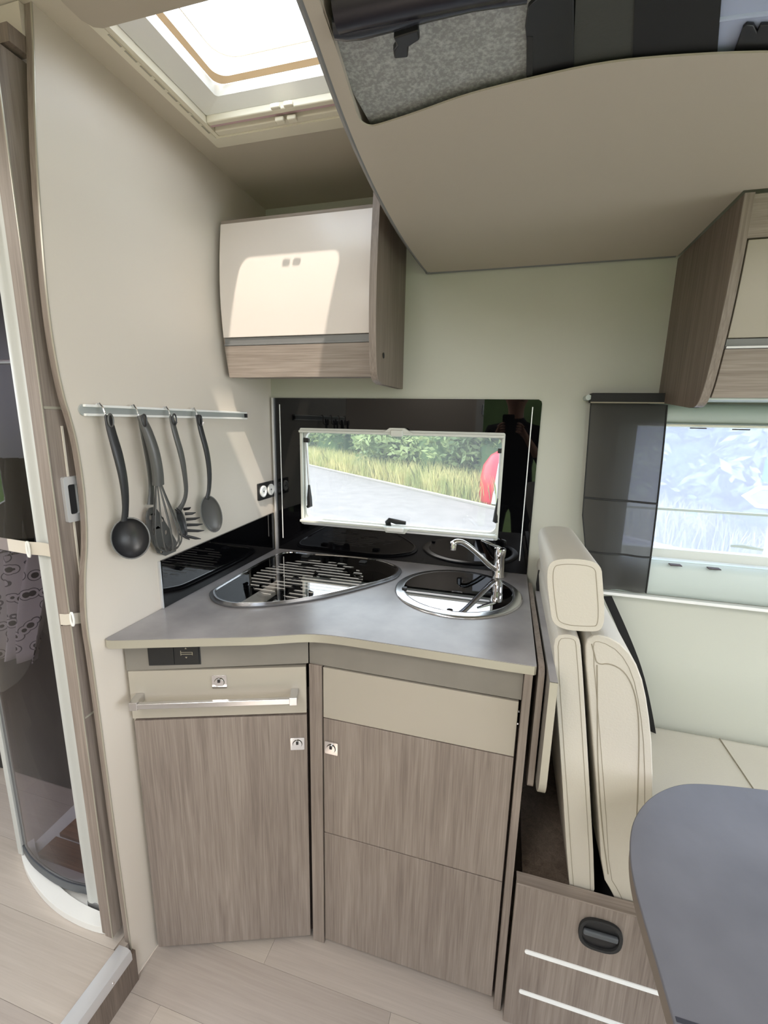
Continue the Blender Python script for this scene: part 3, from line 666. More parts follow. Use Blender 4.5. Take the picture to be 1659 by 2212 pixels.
for u in (hu0-.004, hu1-.014):
    put('handle_bracket', prism(B(), rect(u, u+.018, hz-.009, hz+.011), .0022, .041, f=FM()), M['steel'], dw, bev=.001)
# switch panel in the fascia
su0, su1 = fp(320, 1415)[0], fp(433, 1415)[0]; sz0, sz1 = .853, FT-.002
sw = thing('switch_panel', PF+du*su0+Vector((0, 0, sz0)), 'black double rocker switch with bed lift symbol below the worktop', 'switch')
put('frame', prism(B(), rect(su0, su1, sz0, sz1), -.0009, .001, f=FM()), M['char'], sw, bev=.0005)
mid = (su0+su1)/2
put('blank', prism(B(), rect(su0+.002, mid-.001, sz0+.003, sz1-.001), .001, .003, f=FM()), M['black'], sw, bev=.001)
put('rocker', prism(B(), rect(mid+.001, su1-.003, sz0+.003, sz1-.001), .001, .004, f=FM()), M['black'], sw, bev=.001)
ic = B(); cu_, cz_ = (mid+su1)/2, (sz0+sz1)/2
for a in ([(-.014, -.004), (.012, -.004), (.012, -.0025), (-.014, -.0025)], [(-.014, -.006), (-.0125, -.006), (-.0125, .006), (-.014, .006)], [(-.0125, .001), (.012, .001), (.012, .0022), (-.0125, .0022)], [(.012, -.006), (.0133, -.006), (.0133, .002), (.012, .002)],
          [(-.004, .010), (.001, .010), (-.0015, .014)], [(-.004, -.010), (.001, -.010), (-.0015, -.014)]):
    prism(ic, [(cu_+x, cz_+z) for x, z in a], .0039, .0044, f=FM())
put('symbol', ic, M['seam'], sw)

cr_ = thing('base_cabinet', (-.17, 1.1, 0), 'right base unit below the sink with champagne panel and two oak doors', 'cabinet')
YF = .882
FX = lambda a, b, t: (a, YF-t, b)
X0, X1 = -.3835, .070
put('post', prism(B(), [(-.4185, YF-.004), (-.386, YF-.004), (-.386, YF+.05), (-.4105, YF+.05), (-.4105, YF+.012)], .002, .8475), M['wood'], cr_, label='oak corner post')
put('carcass', box(B(), -.385, .0705, YF+.019, 1.44, .003, HW-.17), M['gap'], cr_)
put('fascia', box(B(), -.4185, .0705, YF+.000, YF+.018, .8478, FT), M['fascia'], cr_)
put('panel', prism(B(), rect(X0, X1-.004, .7085, .843), -.018, .001, f=FX), M['front'], cr_, bev=.001, label='champagne blind panel')
dd = put('door', prism(B(), rect(X0, X1-.004, .371, .7055), -.018, .001, f=FX), M['wood'], cr_, bev=.001, label='upper oak door')
put('door', prism(B(), rect(X0, X1-.004, .015, .368), -.018, .001, f=FX), M['wood'], cr_, bev=.001, label='lower oak door')
a = on(717, 1614, y=YF); knoblock(dd, a.x, a.z, FX)
for zz in (.82, .79): put('latch_pin', box(B(), X1-.0035, X1-.001, YF-.0005, YF+.006, zz-.002, zz+.002), M['chrome'], cr_)
sp_ = put('side_panel', box(B(), .0715, .0875, .866, 1.44, .002, HW-.021), M['wood'], cr_, label='oak side panel')
sp2 = put('side_panel', prism(B(), rrect(.868, 1.40, .645, HW-.005, .02, 4), .0978, .110, 'yz'), M['wood'], cr_, label='oak flap support')
put('spacer', box(B(), .0876, .0977, 1.0, 1.3, .70, .90), M['dark'], cr_)
# folded-down extension flap
ft = thing('worktop_flap', (.121, 1.05, .68), 'folded worktop extension flap hanging beside the base unit', 'worktop flap')
put('board', prism(B(), rrect(.818, 1.30, .668, .938, .045, 8), .1145, .1285, 'yz'), M['fascia'], ft)
lp = rrect(.818, 1.30, .668, .938, .045, 8)
lp2 = [(.8165, .9395), (.8165, .713)] + [(p[0]-.0015, p[1]-.0015) for p in lp[24-6:24] if False]
arc = [(.863-.0465*math.cos(t), .713-.0465*math.sin(t)) for t in [i*PI/16 for i in range(9)]]
arci = [(.863-.0445*math.cos(t), .713-.0445*math.sin(t)) for t in [i*PI/16 for i in range(9)]]
put('edge_band', prism(B(), [(.8165, .9395)] + arc + [(1.25, .6665), (1.25, .6685)] + arci[::-1] + [(.8185, .9395)], .1142, .1288, 'yz'), M['band'], ft, label='champagne edge band')
put('top_edge', box(B(), .1142, .1288, .8165, 1.30, .9385, .9405), M['top'], ft)
put('hinge', box(B(), .1105, .1145, 1.08, 1.12, .90, .925), M['black'], ft)

# ================================================================== SOCKETS ON THE LEFT WALL
sq = thing('socket_panel', (XL, 1.38, 1.16), 'black plate with two round white sockets on the left wall', 'socket')
A, C_ = on(557, 1048, x=XL+.004), on(592, 1072, x=XL+.004)
put('plate', prism(B(), rrect(A.y, C_.y, C_.z, A.z+.004, .004), XL+.0004, XL+.006, 'yz'), M['black'], sq)
for k in (.27, .74):
    yy = A.y+(C_.y-A.y)*k; zz = (A.z+C_.z)/2+.002; r = (C_.y-A.y)*.19
    s = put('socket', lathe(B(), [(r, 0), (r, .004), (r*.75, .005), (r*.72, .002), (r*.1, .002)], (XL+.006, yy, zz), Matrix.Rotation(PI/2, 3, 'Y'), 28), M['white'], sq)
    put('contact', lathe(B(), [(r*.16, 0), (r*.16, .002)], (XL+.008, yy, zz), Matrix.Rotation(PI/2, 3, 'Y'), 12), M['steel'], s)

# ================================================================== UTENSIL RAIL
RXX = XL+.006
ra = thing('utensil_rail', (XL, 1.0, 1.43), 'slim aluminium utensil rail on the left wall', 'rail')
p0, p1 = on(173, 884, x=RXX), on(532, 899, x=RXX)
rzc = (p0.z+p1.z)/2
hh = .0115
pr = [(p1.y, rzc-hh), (p1.y, rzc+hh)] + [(p0.y+.011-.011*math.sin(t), rzc+hh*math.cos(t)) for t in [i*PI/10 for i in range(11)]]
put('back', prism(B(), pr, XL+.0004, XL+.004, 'yz'), mat('rail_groove', srgb(168, 172, 170), .5, .2), ra)
for zc in (rzc+.009, rzc-.009):
    put('lip', box(B(), XL+.0038, XL+.010, p0.y+.008, p1.y, zc-.0026, zc+.0026), M['white'], ra, bev=.001)
put('end_cap', box(B(), XL+.004, XL+.010, p1.y-.008, p1.y+.001, rzc-.006, rzc+.006), M['char'], ra)
HX = XL+.022
hooks = []
for px, py in ((226, 884), (298, 887), (367, 890), (426, 893)):
    a = on(px, py, x=HX)
    hk = put('hook', tube(B(), [(XL+.009, a.y-.006, rzc+.013), (XL+.016, a.y-.004, rzc+.015), (XL+.020, a.y-.002, rzc+.006), (XL+.022, a.y+.002, rzc-.012), (XL+.024, a.y+.004, rzc-.024), (XL+.031, a.y+.005, rzc-.027), (XL+.035, a.y+.005, rzc-.020)], .0028, 8, flat=.7), M['chrome'], label='chrome hook on the rail, holding %s' % ['the ladle', 'the whisk and spatula', 'the spaghetti server', 'the serving spoon'][len(hooks)], cat='hook', group='hooks on the utensil rail')
    hooks.append(hk)
HG = 'utensils on the rail'
def xp(px, py, dx): return on(px, py, x=XL+dx)
def handle(parent, pxs, widths, m, flat=.45, name='handle'):
    pts = [xp(*p) for p in pxs]; n0 = len(pts)
    P = smooth2([tuple(p)+(w,) for p, w in zip(pts, widths)], False, 2)
    P = [Vector(p[:3]) for p in P]; Wd = []
    # widths resampled
    src = list(widths)
    for i in range(len(P)):
        t_ = i/(len(P)-1)*(len(src)-1); k = min(int(t_), len(src)-2); Wd.append(src[k]+(src[k+1]-src[k])*(t_-k))
    return put(name, tube(B(), P, Wd, 14, flat=flat, up=(1, 0, 0)), m, parent, angle=60)
def spoonbowl(parent, top, bot, wid, depth, m, name='bowl', nrm=Vector((1, -.35, .15)), n=20):
    """hollow oval bowl between two points, opening along nrm"""
    top, bot = Vector(top), Vector(bot); c = (top+bot)/2; ax = (bot-top)/2; nr = (nrm - ax.normalized()*nrm.dot(ax.normalized())).normalized()
    sd = ax.normalized().cross(nr)*wid
    bm = B(); R = 8; outer = []
    for s_, th in ((1, 0), (0, .0016)):
        rings = []
        for i in range(R+1):
            f = i/R; q = 1-f
            ring_ = []
            for k in range(n):
                a = 2*PI*k/n
                r = math.sin(f*PI/2); d = -depth*math.cos(f*PI/2)
                ring_.append(bm.verts.new(c + ax*math.cos(a)*max(r, .001)*(1-th*8) + sd*math.sin(a)*max(r, .001)*(1-th*8) + nr*(d+th)))
            rings.append(ring_)
        for a, b in zip(rings, rings[1:]):
            for k in range(n): bm.faces.new((a[k], a[(k+1) % n], b[(k+1) % n], b[k]))
        outer.append(rings[-1])
    for k in range(n): bm.faces.new((outer[0][k], outer[0][(k+1) % n], outer[1][(k+1) % n], outer[1][k]))
    put('rim', tube(B(), [c + ax*math.cos(2*PI*k/40) + sd*math.sin(2*PI*k/40) for k in range(40)], .0016, 6, closed=True), M['rimgrey'], parent)
    return put(name, bm, m, parent, angle=50)
def eye(parent, px, py, dx, m):
    a = xp(px, py, dx); 
    put('hanging_eye', tube(B(), [a+Vector((.0015, .006*math.cos(t), .013*math.sin(t))) for t in [2*PI*k/16 for k in range(16)]], .0018, 6, closed=True), m, parent)
# ladle
ld = thing('ladle', xp(235, 900, .03), 'black ladle with a deep round bowl, first on the rail', 'ladle', HG)
handle(ld, [(233, 897, .030), (240, 930, .034), (256, 985, .042), (268, 1040, .044), (272, 1090, .038), (269, 1125, .032)], [.008, .0105, .012, .0105, .0085, .0095], M['nylon'])
eye(ld, 238, 908, .037, M['nylon2'])
spoonbowl(ld, xp(274, 1119, .035), xp(291, 1206, .045), .037, .030, M['nylon'], nrm=Vector((1, -.9, .45)), n=32)
# spatula (behind the whisk)
sl = thing('slotted_spatula', xp(300, 900, .012), 'dark slotted spatula hanging behind the whisk', 'spatula', HG)
handle(sl, [(303, 900, .016), (312, 950, .018), (322, 1000, .020), (328, 1050, .020), (325, 1090, .018)], [.007, .008, .008, .008, .010], M['nylon2'])
bl = [(318, 1098), (334, 1094), (352, 1120), (390, 1186), (345, 1206), (322, 1160), (313, 1125)]
F = [tuple(xp(px, py, .018)[1:]) for px, py in bl]
hl = []
for px, py in ((324, 1118), (350, 1122), (330, 1150), (358, 1150), (348, 1190)):
    q = xp(px, py, .018); hl.append([(q.y+.0045*math.cos(t), q.z+.0065*math.sin(t)) for t in [2*PI*k/12 for k in range(12)]])
try: put('blade', prism(B(), smooth2(F, True, 1), XL+.017, XL+.020, 'yz', hl), M['nylon2'], sl, bev=.0008)
except Exception: put('blade', prism(B(), F, XL+.017, XL+.020, 'yz'), M['nylon2'], sl)
# whisk
wk = thing('whisk', xp(302, 900, .035), 'grey balloon whisk with a thick handle, second on the rail', 'whisk', HG)
handle(wk, [(303, 897, .032), (318, 930, .040), (333, 975, .046), (341, 1020, .046), (342, 1047, .043)], [.008, .012, .014, .0145, .0150], M['nylon2'], .7)
eye(wk, 311, 908, .046, M['nylon'])
a, b = xp(342, 1046, .043), xp(367, 1188, .040)
ax = b-a; axn = ax.normalized(); s1 = axn.cross(Vector((1, 0, 0))).normalized(); s2 = axn.cross(s1)
for k in range(5):
    an = PI*k/5+.2; dv = s1*math.cos(an)+s2*math.sin(an); pts = []
    for i in range(33):
        t_ = i/32*2*PI - PI; 
        s_ = (1+math.cos(t_))/2         # 0 at the neck, 1 at the tip
        wdt = .008 + .030*math.sin(min(1, s_*1.0)**1.3*PI*.5)**1.0 if s_ < 1 else .038
        sideq = math.sin(t_)
        r_ = (.007 + .034*(s_**1.2))*(1 if abs(sideq) > 0 else 0)
        u_ = i/32; 
        L_ = 1-abs(2*u_-1)              # 0..1..0 along the wire
        along = math.sin(L_*PI/2)**.85; rad = .006*(1-L_) + .036*math.sin(L_*PI)**.9*(.55+.45*L_) 
        pts.append(a + ax*along + dv*rad*(1 if u_ < .5 else -1))
    put('wire', tube(B(), pts, .0017, 6), M['nylon2'], wk)
# spaghetti server
sv = thing('spaghetti_server', xp(370, 900, .03), 'dark toothed spaghetti server, third on the rail', 'server', HG)
handle(sv, [(370, 899, .030), (378, 935, .036), (393, 985, .040), (400, 1030, .038), (403, 1065, .032), (396, 1088, .026), (386, 1102, .022)], [.007, .009, .0095, .008, .007, .008, .012], M['nylon2'])
eye(sv, 376, 906, .038, M['nylon'])
q0, q1 = xp(382, 1098, .020), xp(402, 1158, .026)
spoonbowl(sv, q0, q1, .020, .010, M['nylon'], nrm=Vector((1, .2, .3)))
for (ax_, ay_), (bx_, by_) in (((398, 1100), (412, 1096)), ((400, 1110), (423, 1107)), ((402, 1122), (432, 1118)), ((404, 1134), (438, 1132)), ((404, 1146), (441, 1146)), ((402, 1158), (434, 1164)), ((386, 1106), (378, 1100)), ((388, 1152), (410, 1166))):
    a, b = xp(ax_, ay_, .022), xp(bx_, by_, .045)
    put('tooth', tube(B(), [a, a.lerp(b, .6)+Vector((.002, 0, -.001)), b], [.0042, .0036, .001], 8), M['nylon'], sv)
# spoon
so = thing('serving_spoon', xp(428, 900, .03), 'grey oval serving spoon, last on the rail', 'spoon', HG)
handle(so, [(427, 896, .030), (434, 930, .035), (447, 975, .040), (453, 1020, .038), (452, 1058, .034), (447, 1078, .032)], [.008, .0095, .010, .009, .0075, .009], M['nylon'])
eye(so, 432, 908, .038, M['nylon'])
spoonbowl(so, xp(446, 1072, .032), xp(468, 1148, .040), .029, .012, M['nylon2'], nrm=Vector((1, -.55, .25)), n=32)

# ================================================================== BATHROOM DOOR AND SHOWER
bd = put('door_2', box(B(), -.873, -.853, .650, .78, .15, 1.432), M['wood'], kind=ST, bev=.001)
put('door_panel', box(B(), -.873, -.853, .650, .78, 1.4335, 2.02), M['wood'], bd, bev=.001)
put('ledge', box(B(), -.868, -.8525, .652, .78, 1.432, 1.437), M['band'], bd)
put('panel_joint', box(B(), -.866, -.8515, .652, .78, .765, .769), M['band'], bd)
put('edge_band', box(B(), -.8745, -.852, .6485, .6505, .15, 2.02), M['wood'], bd)
put('edge_line', box(B(), -.8535, -.8518, .6480, .6500, .15, 2.02), M['band'], bd)
put('edge_band', box(B(), -.888, -.8746, .652, .69, .15, 2.02), M['wood'], bd)
put('seal_strip', box(B(), -.8525, -.8505, .680, .684, 1.08, 1.40), M['strap'], bd)
ca, cb2 = on(133, 1031, x=-.851), on(177, 1122, x=-.851)
zc0, zc1 = cb2.z, ca.z; ya, yb = ca.y-.002, cb2.y
hd = put('handle', prism(B(), rrect(ya, yb, zc0, zc1, .004), -.8528, -.845, 'yz', [rrect(ya+.008, yb-.008, zc0+.016, zc1-.016, .004)]), M['alu'], bd, bev=.001, label='aluminium recessed pull')
put('recess', box(B(), -.8527, -.850, ya+.006, yb-.006, zc0+.012, zc1-.012), M['dark'], hd)
put('trim_4', box(B(), -2.4, -.84, .665, .70, 2.025, 2.052), M['wood_dark'], kind=ST)
put('trim_5', box(B(), -2.4, -.84, .69, .70, 2.052, 2.099), M['wall'], kind=ST)

TZ = .12
def tz(px, py, z): p = on(px, py, z=z); return (p.x, p.y)
outer = [(-.885, .672)] + [tz(px, py, TZ+.02) for px, py in ((222, 2006), (190, 1997), (160, 1984), (130, 1967), (100, 1942), (75, 1912), (58, 1885), (48, 1858), (44, 1830))]
outer = smooth2(outer, False, 1)
inner = [(x+.012, y+.032) for x, y in outer]
ty = thing('shower_tray', (-1.1, .9, TZ), 'white curved shower tray rim on the raised floor', 'shower tray')
put('rim', prism(B(), outer + inner[::-1], TZ+.001, TZ+.022), M['white'], ty, bev=.006, seg=3)
put('base', prism(B(), inner + [(-1.36, 1.35), (-.885, 1.35)], TZ+.001, TZ+.006), M['white'], ty)
dk = thing('duckboard', (-1.05, .9, TZ), 'brown wooden duckboard lying in the shower tray', 'duckboard')
for k in range(3):
    put('slat', box(B(), -1.26, -.92, .765+.07*k, .825+.07*k, TZ+.0065, TZ+.020), M['duck'], dk, bev=.002)
sc = thing('shower_door', (-1.1, .74, .17), 'curved smoked shower door with white frame posts', 'shower door')
gb = [tz(*p, .16) for p in ((205, 1935), (188, 1925), (165, 1921), (140, 1913), (115, 1900), (90, 1882), (72, 1866), (60, 1850), (52, 1835))]
gb = smooth2(gb, False, 1)
gl = gb + [(x+.002, y+.005) for x, y in reversed(gb)]
put('pane', prism(B(), gl, .175, 2.00), M['tint'], sc, angle=60)
put('bottom_seal', prism(B(), [(x-.001, y-.002) for x, y in gb] + [(x+.003, y+.007) for x, y in reversed(gb)], .152, .176), M['rubber'], sc)
put('post', prism(B(), smooth2([(-.992, .700), (-.975, .696), (-.965, .703), (-.948, .699), (-.938, .705), (-.938, .725), (-.992, .725)], True, 1), .150, 2.01), M['post'], sc, bev=.001, label='white door post')
put('post_cap', box(B(), -.992, -.938, .699, .726, .124, .150), M['alud'], sc, bev=.002)
lx, ly = gb[-1]
put('post', box(B(), lx-.018, lx-.001, ly-.006, ly+.012, .145, 2.00), M['post'], sc, bev=.002, label='white outer post')
put('header', prism(B(), [(x-.001, y-.006) for x, y in gb] + [(x+.003, y+.012) for x, y in reversed(gb)], 2.00, 2.02), M['frame'], sc)
# straps
def strapband(name, pts, h, label, buckle):
    P = [[p+Vector((0, 0, -h/2)), p+Vector((0, 0, h/2))] for p in pts]
    e = thing(name, pts[0], label, 'strap', 'retaining straps')
    put('webbing', grid(B(), P, (0, .0015, 0)), M['strap'], e)
    bx = buckle
    put('buckle', tube(B(), [bx+Vector((.004*math.cos(t), -.003, (h*.62)*math.sin(t))) for t in [2*PI*k/14 for k in range(14)]], .0022, 6, closed=True), M['white'], e)
    return e
strapband('retaining_strap', [on(-40, 1165, y=.74), on(0, 1174, y=.715), on(60, 1184, y=.692), on(90, 1186, y=.690), on(112, 1190, y=.694)], .029, 'cream webbing strap with buckle across the shower post', on(64, 1186, y=.690))
strapband('retaining_strap', [on(136, 1339, x=-.876)+Vector((0, -.004, 0)), Vector((-.876, .645, on(140, 1340, y=.645).z)), Vector((-.862, .6455, on(145, 1340, y=.645).z)), Vector((-.851, .648, on(160, 1339, y=.648).z)), Vector((-.849, .672, on(178, 1336, y=.67).z))], .024, 'short cream strap with buckle on the oak door below the pull', Vector((-.8475, .652, on(162, 1338, y=.65).z)))
# clothes hanging behind the glass
dr_ = thing('hanging_dress', (-1.25, .86, 1.1), 'black and white patterned dress behind the smoked shower door', 'clothing')
P = []
for j in range(16):
    v = j/15; py = 1195+230*v; row = []
    for i in range(30):
        u = i/29; a = on(-30+(100-12*v)*u+30*u, py, y=.80); a.y += .02*math.sin(u*22+v*1.5)+.01*math.sin(u*9-v*3); row.append(a)
    P.append(row)
put('cloth', grid(B(), P, (0, .003, 0)), M['pattern'], dr_, angle=80)
j2 = thing('hanging_jacket', (-1.25, .86, 1.4), 'dark green jacket above the patterned dress', 'clothing')
P = []
for j in range(12):
    v = j/11; py = 990+190*v; row = []
    for i in range(24):
        u = i/23; a = on(-30+(105-14*(1-v))*u, py, y=.84); a.y += .025*math.sin(u*16+v*2); row.append(a)
    P.append(row)
put('cloth', grid(B(), P, (0, .004, 0)), mat('olive_cloth', srgb(66, 72, 54), .9, var=(12, .3)), j2, angle=80)
put('rail_hanger', tube(B(), [(-1.42, .86, 1.55), (-1.0, .86, 1.55)], .006, 8), M['alu'], j2)
put('wall_bath', box(B(), -1.55, -.845, 1.38, 1.40, .12, 2.09), M['char'], kind=ST)  # painted charcoal so the interior behind the glass stays dark
put('shower_dark_sheet', box(B(), -2.3, -.895, .985, 1.0, .127, 2.02), M['black'], kind=ST)  # added black sheet that darkens the view through the smoked door

# ================================================================== BENCH, CUSHIONS, BELT
bn = thing('seat_bench', (.6, 1.1, 0), 'oak seat box with two white strips and a black latch', 'bench')
BX0, BX1, BY, BT = .0945, 1.6, .85, .412
put('front_panel', box(B(), BX0, BX1, BY, BY+.016, .002, BT), M['wood'], bn, bev=.001)
put('rim', box(B(), BX0, BX1, BY+.0002, BY+.028, BT+.0002, BT+.004), M['woodx'], bn)
put('deck', box(B(), .111, .215, BY+.017, 1.44, .365, .38), M['wood_dark'], bn)
put('deck', box(B(), .225, .36, BY+.017, 1.44, .33, .345), M['dark'], bn)
put('deck', box(B(), .36, BX1, BY+.017, 1.44, .395, .41), M['wood_dark'], bn)
for (p, q) in (((1137, 2059), (1500, 2168)), ((1124, 2149), (1500, 2262))):
    a, b = on(*p, y=BY-.002), on(*q, y=BY-.002); zc = (a.z+b.z)/2
    put('light_strip', prism(B(), rrect(a.x-.004, .70, zc-.0055, zc+.0055, .0054, 6), BY-.0025, BY-.0001, 'xz'), M['led'], bn, bev=.0008, label='white strip')
a, b = on(1254, 1977, y=BY), on(1338, 2058, y=BY)
kc = Vector(((a.x+b.x)/2, 0, (a.z+b.z)/2)); kw, kh = (b.x-a.x)/2+.001, (a.z-b.z)/2+.006
el = [(kc.x+kw*math.copysign(abs(math.cos(t))**.7, math.cos(t)), kc.z+kh*math.copysign(abs(math.sin(t))**.8, math.sin(t))) for t in [2*PI*k/32 for k in range(32)]]
kn = put('latch', prism(B(), el, BY-.007, BY-.0001, 'xz', [[(kc.x+(x-kc.x)*.84, kc.z+(z-kc.z)*.84) for x, z in el]]), M['char'], bn, bev=.002, label='black rotary latch')
put('latch_cup', prism(B(), [(kc.x+(x-kc.x)*.84, kc.z+(z-kc.z)*.84) for x, z in el], BY-.002, BY-.0005, 'xz'), M['black'], kn)
put('latch_grip', box(B(), kc.x-kw*.8, kc.x+kw*.8, BY-.010, BY-.001, kc.z-.004, kc.z+.010), M['rubber'], kn, bev=.004, seg=3)

CG = 'backrest cushions'
def cushion(name, poly, y0, y1, label, bev=.012, seam=True, taper=None, cat='cushion'):
    t = thing(name, ((poly[0][0]+poly[2][0])/2, y0, min(p[1] for p in poly)), label, cat, CG)
    bm = B()
    if taper: prism(bm, poly, y0, y1, f=lambda a, b, tt: (a+taper[0]*(tt-y0)/(y1-y0), tt, b+taper[1]*(tt-y0)/(y1-y0)))
    else: prism(bm, poly, y0, y1, 'xz')
    put('cover', bm, M['leather'], t, bev=bev, seg=4)
    if seam:
        ip = offset(poly, bev*1.05)
        put('seam', tube(B(), [(x, y0-.0001, z) for x, z in ip], .0007, 5, closed=True), M['seam'], t)
    return t
hp = smooth2([(.093, 1.135), (.095, 1.166), (.118, 1.176), (.165, 1.178), (.186, 1.168), (.191, 1.14), (.203, 1.07), (.200, 1.042), (.18, 1.036), (.135, 1.033), (.112, 1.044), (.105, 1.075)], True, 2)
cushion('headrest_cushion', hp, .852, 1.27, 'cream block headrest cushion on top of the backrests', .010, taper=(.012, -.03))
c1 = smooth2([(.118, .99), (.121, 1.018), (.14, 1.026), (.162, 1.022), (.1685, 1.0), (.20, .80), (.252, .46), (.249, .425), (.23, .415), (.208, .424), (.200, .45), (.155, .75)], True, 1)
K = 1.035
c1 = [(x*K, 1.42+(z-1.42)*K) for x, z in c1]
cushion('backrest_cushion', c1, .882, 1.43, 'slim cream backrest cushion leaning beside the worktop flap', .008)
c2 = smooth2([(.1745, 1.00), (.178, 1.028), (.205, 1.034), (.245, 1.015), (.275, .97), (.297, .90), (.318, .80), (.340, .62), (.352, .50), (.350, .455), (.32, .415), (.30, .424), (.285, .455), (.262, .49), (.235, .66), (.200, .86)], True, 1)
c2 = [(x*K, 1.42+(z-1.42)*K) for x, z in c2]
bc = cushion('backrest_cushion', c2, .882, 1.40, 'thick contoured cream backrest cushion facing the dinette', .014)
KS = lambda L: smooth2([(x*K, .8818, 1.42+(z-1.42)*K) for x, z in L], False, 2)
put('seam', tube(B(), KS([(.186, 1.012), (.192, .995), (.20, .97), (.222, .978), (.25, .965), (.272, .925), (.287, .86), (.30, .74), (.312, .60)]), .0012, 6), M['seam'], bc)
put('seam', tube(B(), KS([(.20, .97), (.208, .90), (.225, .75), (.25, .60), (.272, .50)]), .0012, 6), M['seam'], bc)
st = thing('seat_cushion', (.75, 1.15, .41), 'cream bench seat cushion below the dinette window', 'cushion')
put('cover', box(B(), .365, 1.2, .88, 1.44, .4125, .485), M['leather'], st, bev=.028, seg=5)
put('seam', tube(B(), [(.70, .9, .4862), (.70, 1.42, .4862)], .0015, 6), M['seam'], st)
bt = [on(1312, 1288, y=1.42), on(1350, 1372, y=1.415), on(1380, 1450, y=1.41), on(1400, 1540, y=1.40), on(1416, 1640, y=1.385), on(1424, 1712, y=1.37)]
wv = Vector((.011, -.006, .004))
put('seat_belt', grid(B(), [[p-wv, p+wv] for p in [Vector(q) for q in smooth2([tuple(b) for b in bt], False, 2)]], (0, .002, 0)), M['belt'], label='black seat belt webbing running down beside the backrest', cat='seat belt')
q = [on(1168, 1232, y=1.33), on(1163, 1262, y=1.33), on(1166, 1303, y=1.33)]
put('seat_belt', grid(B(), [[p-Vector((.007, 0, 0)), p+Vector((.007, 0, 0))] for p in q], (0, .002, 0)), M['belt'], label='short black belt end showing left of the headrest', cat='seat belt')

# ================================================================== DINETTE TABLE
TT = .74
tp_ = [tuple(on(*p, z=TT)[:2]) for p in ((1660, 1706), (1580, 1697), (1500, 1691), (1460, 1695), (1420, 1711), (1390, 1735), (1368, 1770), (1360, 1810), (1361, 1860), (1372, 1920), (1395, 2000), (1425, 2100), (1457, 2212))]
tp_ = [(1.25, .96)] + smooth2(tp_, False, 2) + [(.245, .25), (.32, .14), (1.25, .14)]
tb = thing('dinette_table', (.7, .5, 0), 'slate grey dinette table with rounded corner at lower right', 'table')
put('tabletop', prism(B(), tp_, TT-.006, TT), M['table'], tb, bev=.002)
put('rim', prism(B(), offset(tp_, .002), TT-.034, TT-.0065), M['tedge'], tb, bev=.002)
a = on(1470, 2200, z=TT+.001)
put('joint', box(B(), a.x-.005, 1.24, a.y-.004, a.y+.001, TT-.0005, TT+.0006), mat('table_joint', (.03, .03, .04, 1), .5), tb)
put('leg', lathe(B(), [(.05, .03), (.04, .05), (.04, TT-.036)], (.95, .5, 0), None, 24), M['alu'], tb)
put('foot', lathe(B(), [(.16, .001), (.16, .02), (.06, .03)], (.95, .5, 0), None, 32), M['alu'], tb)

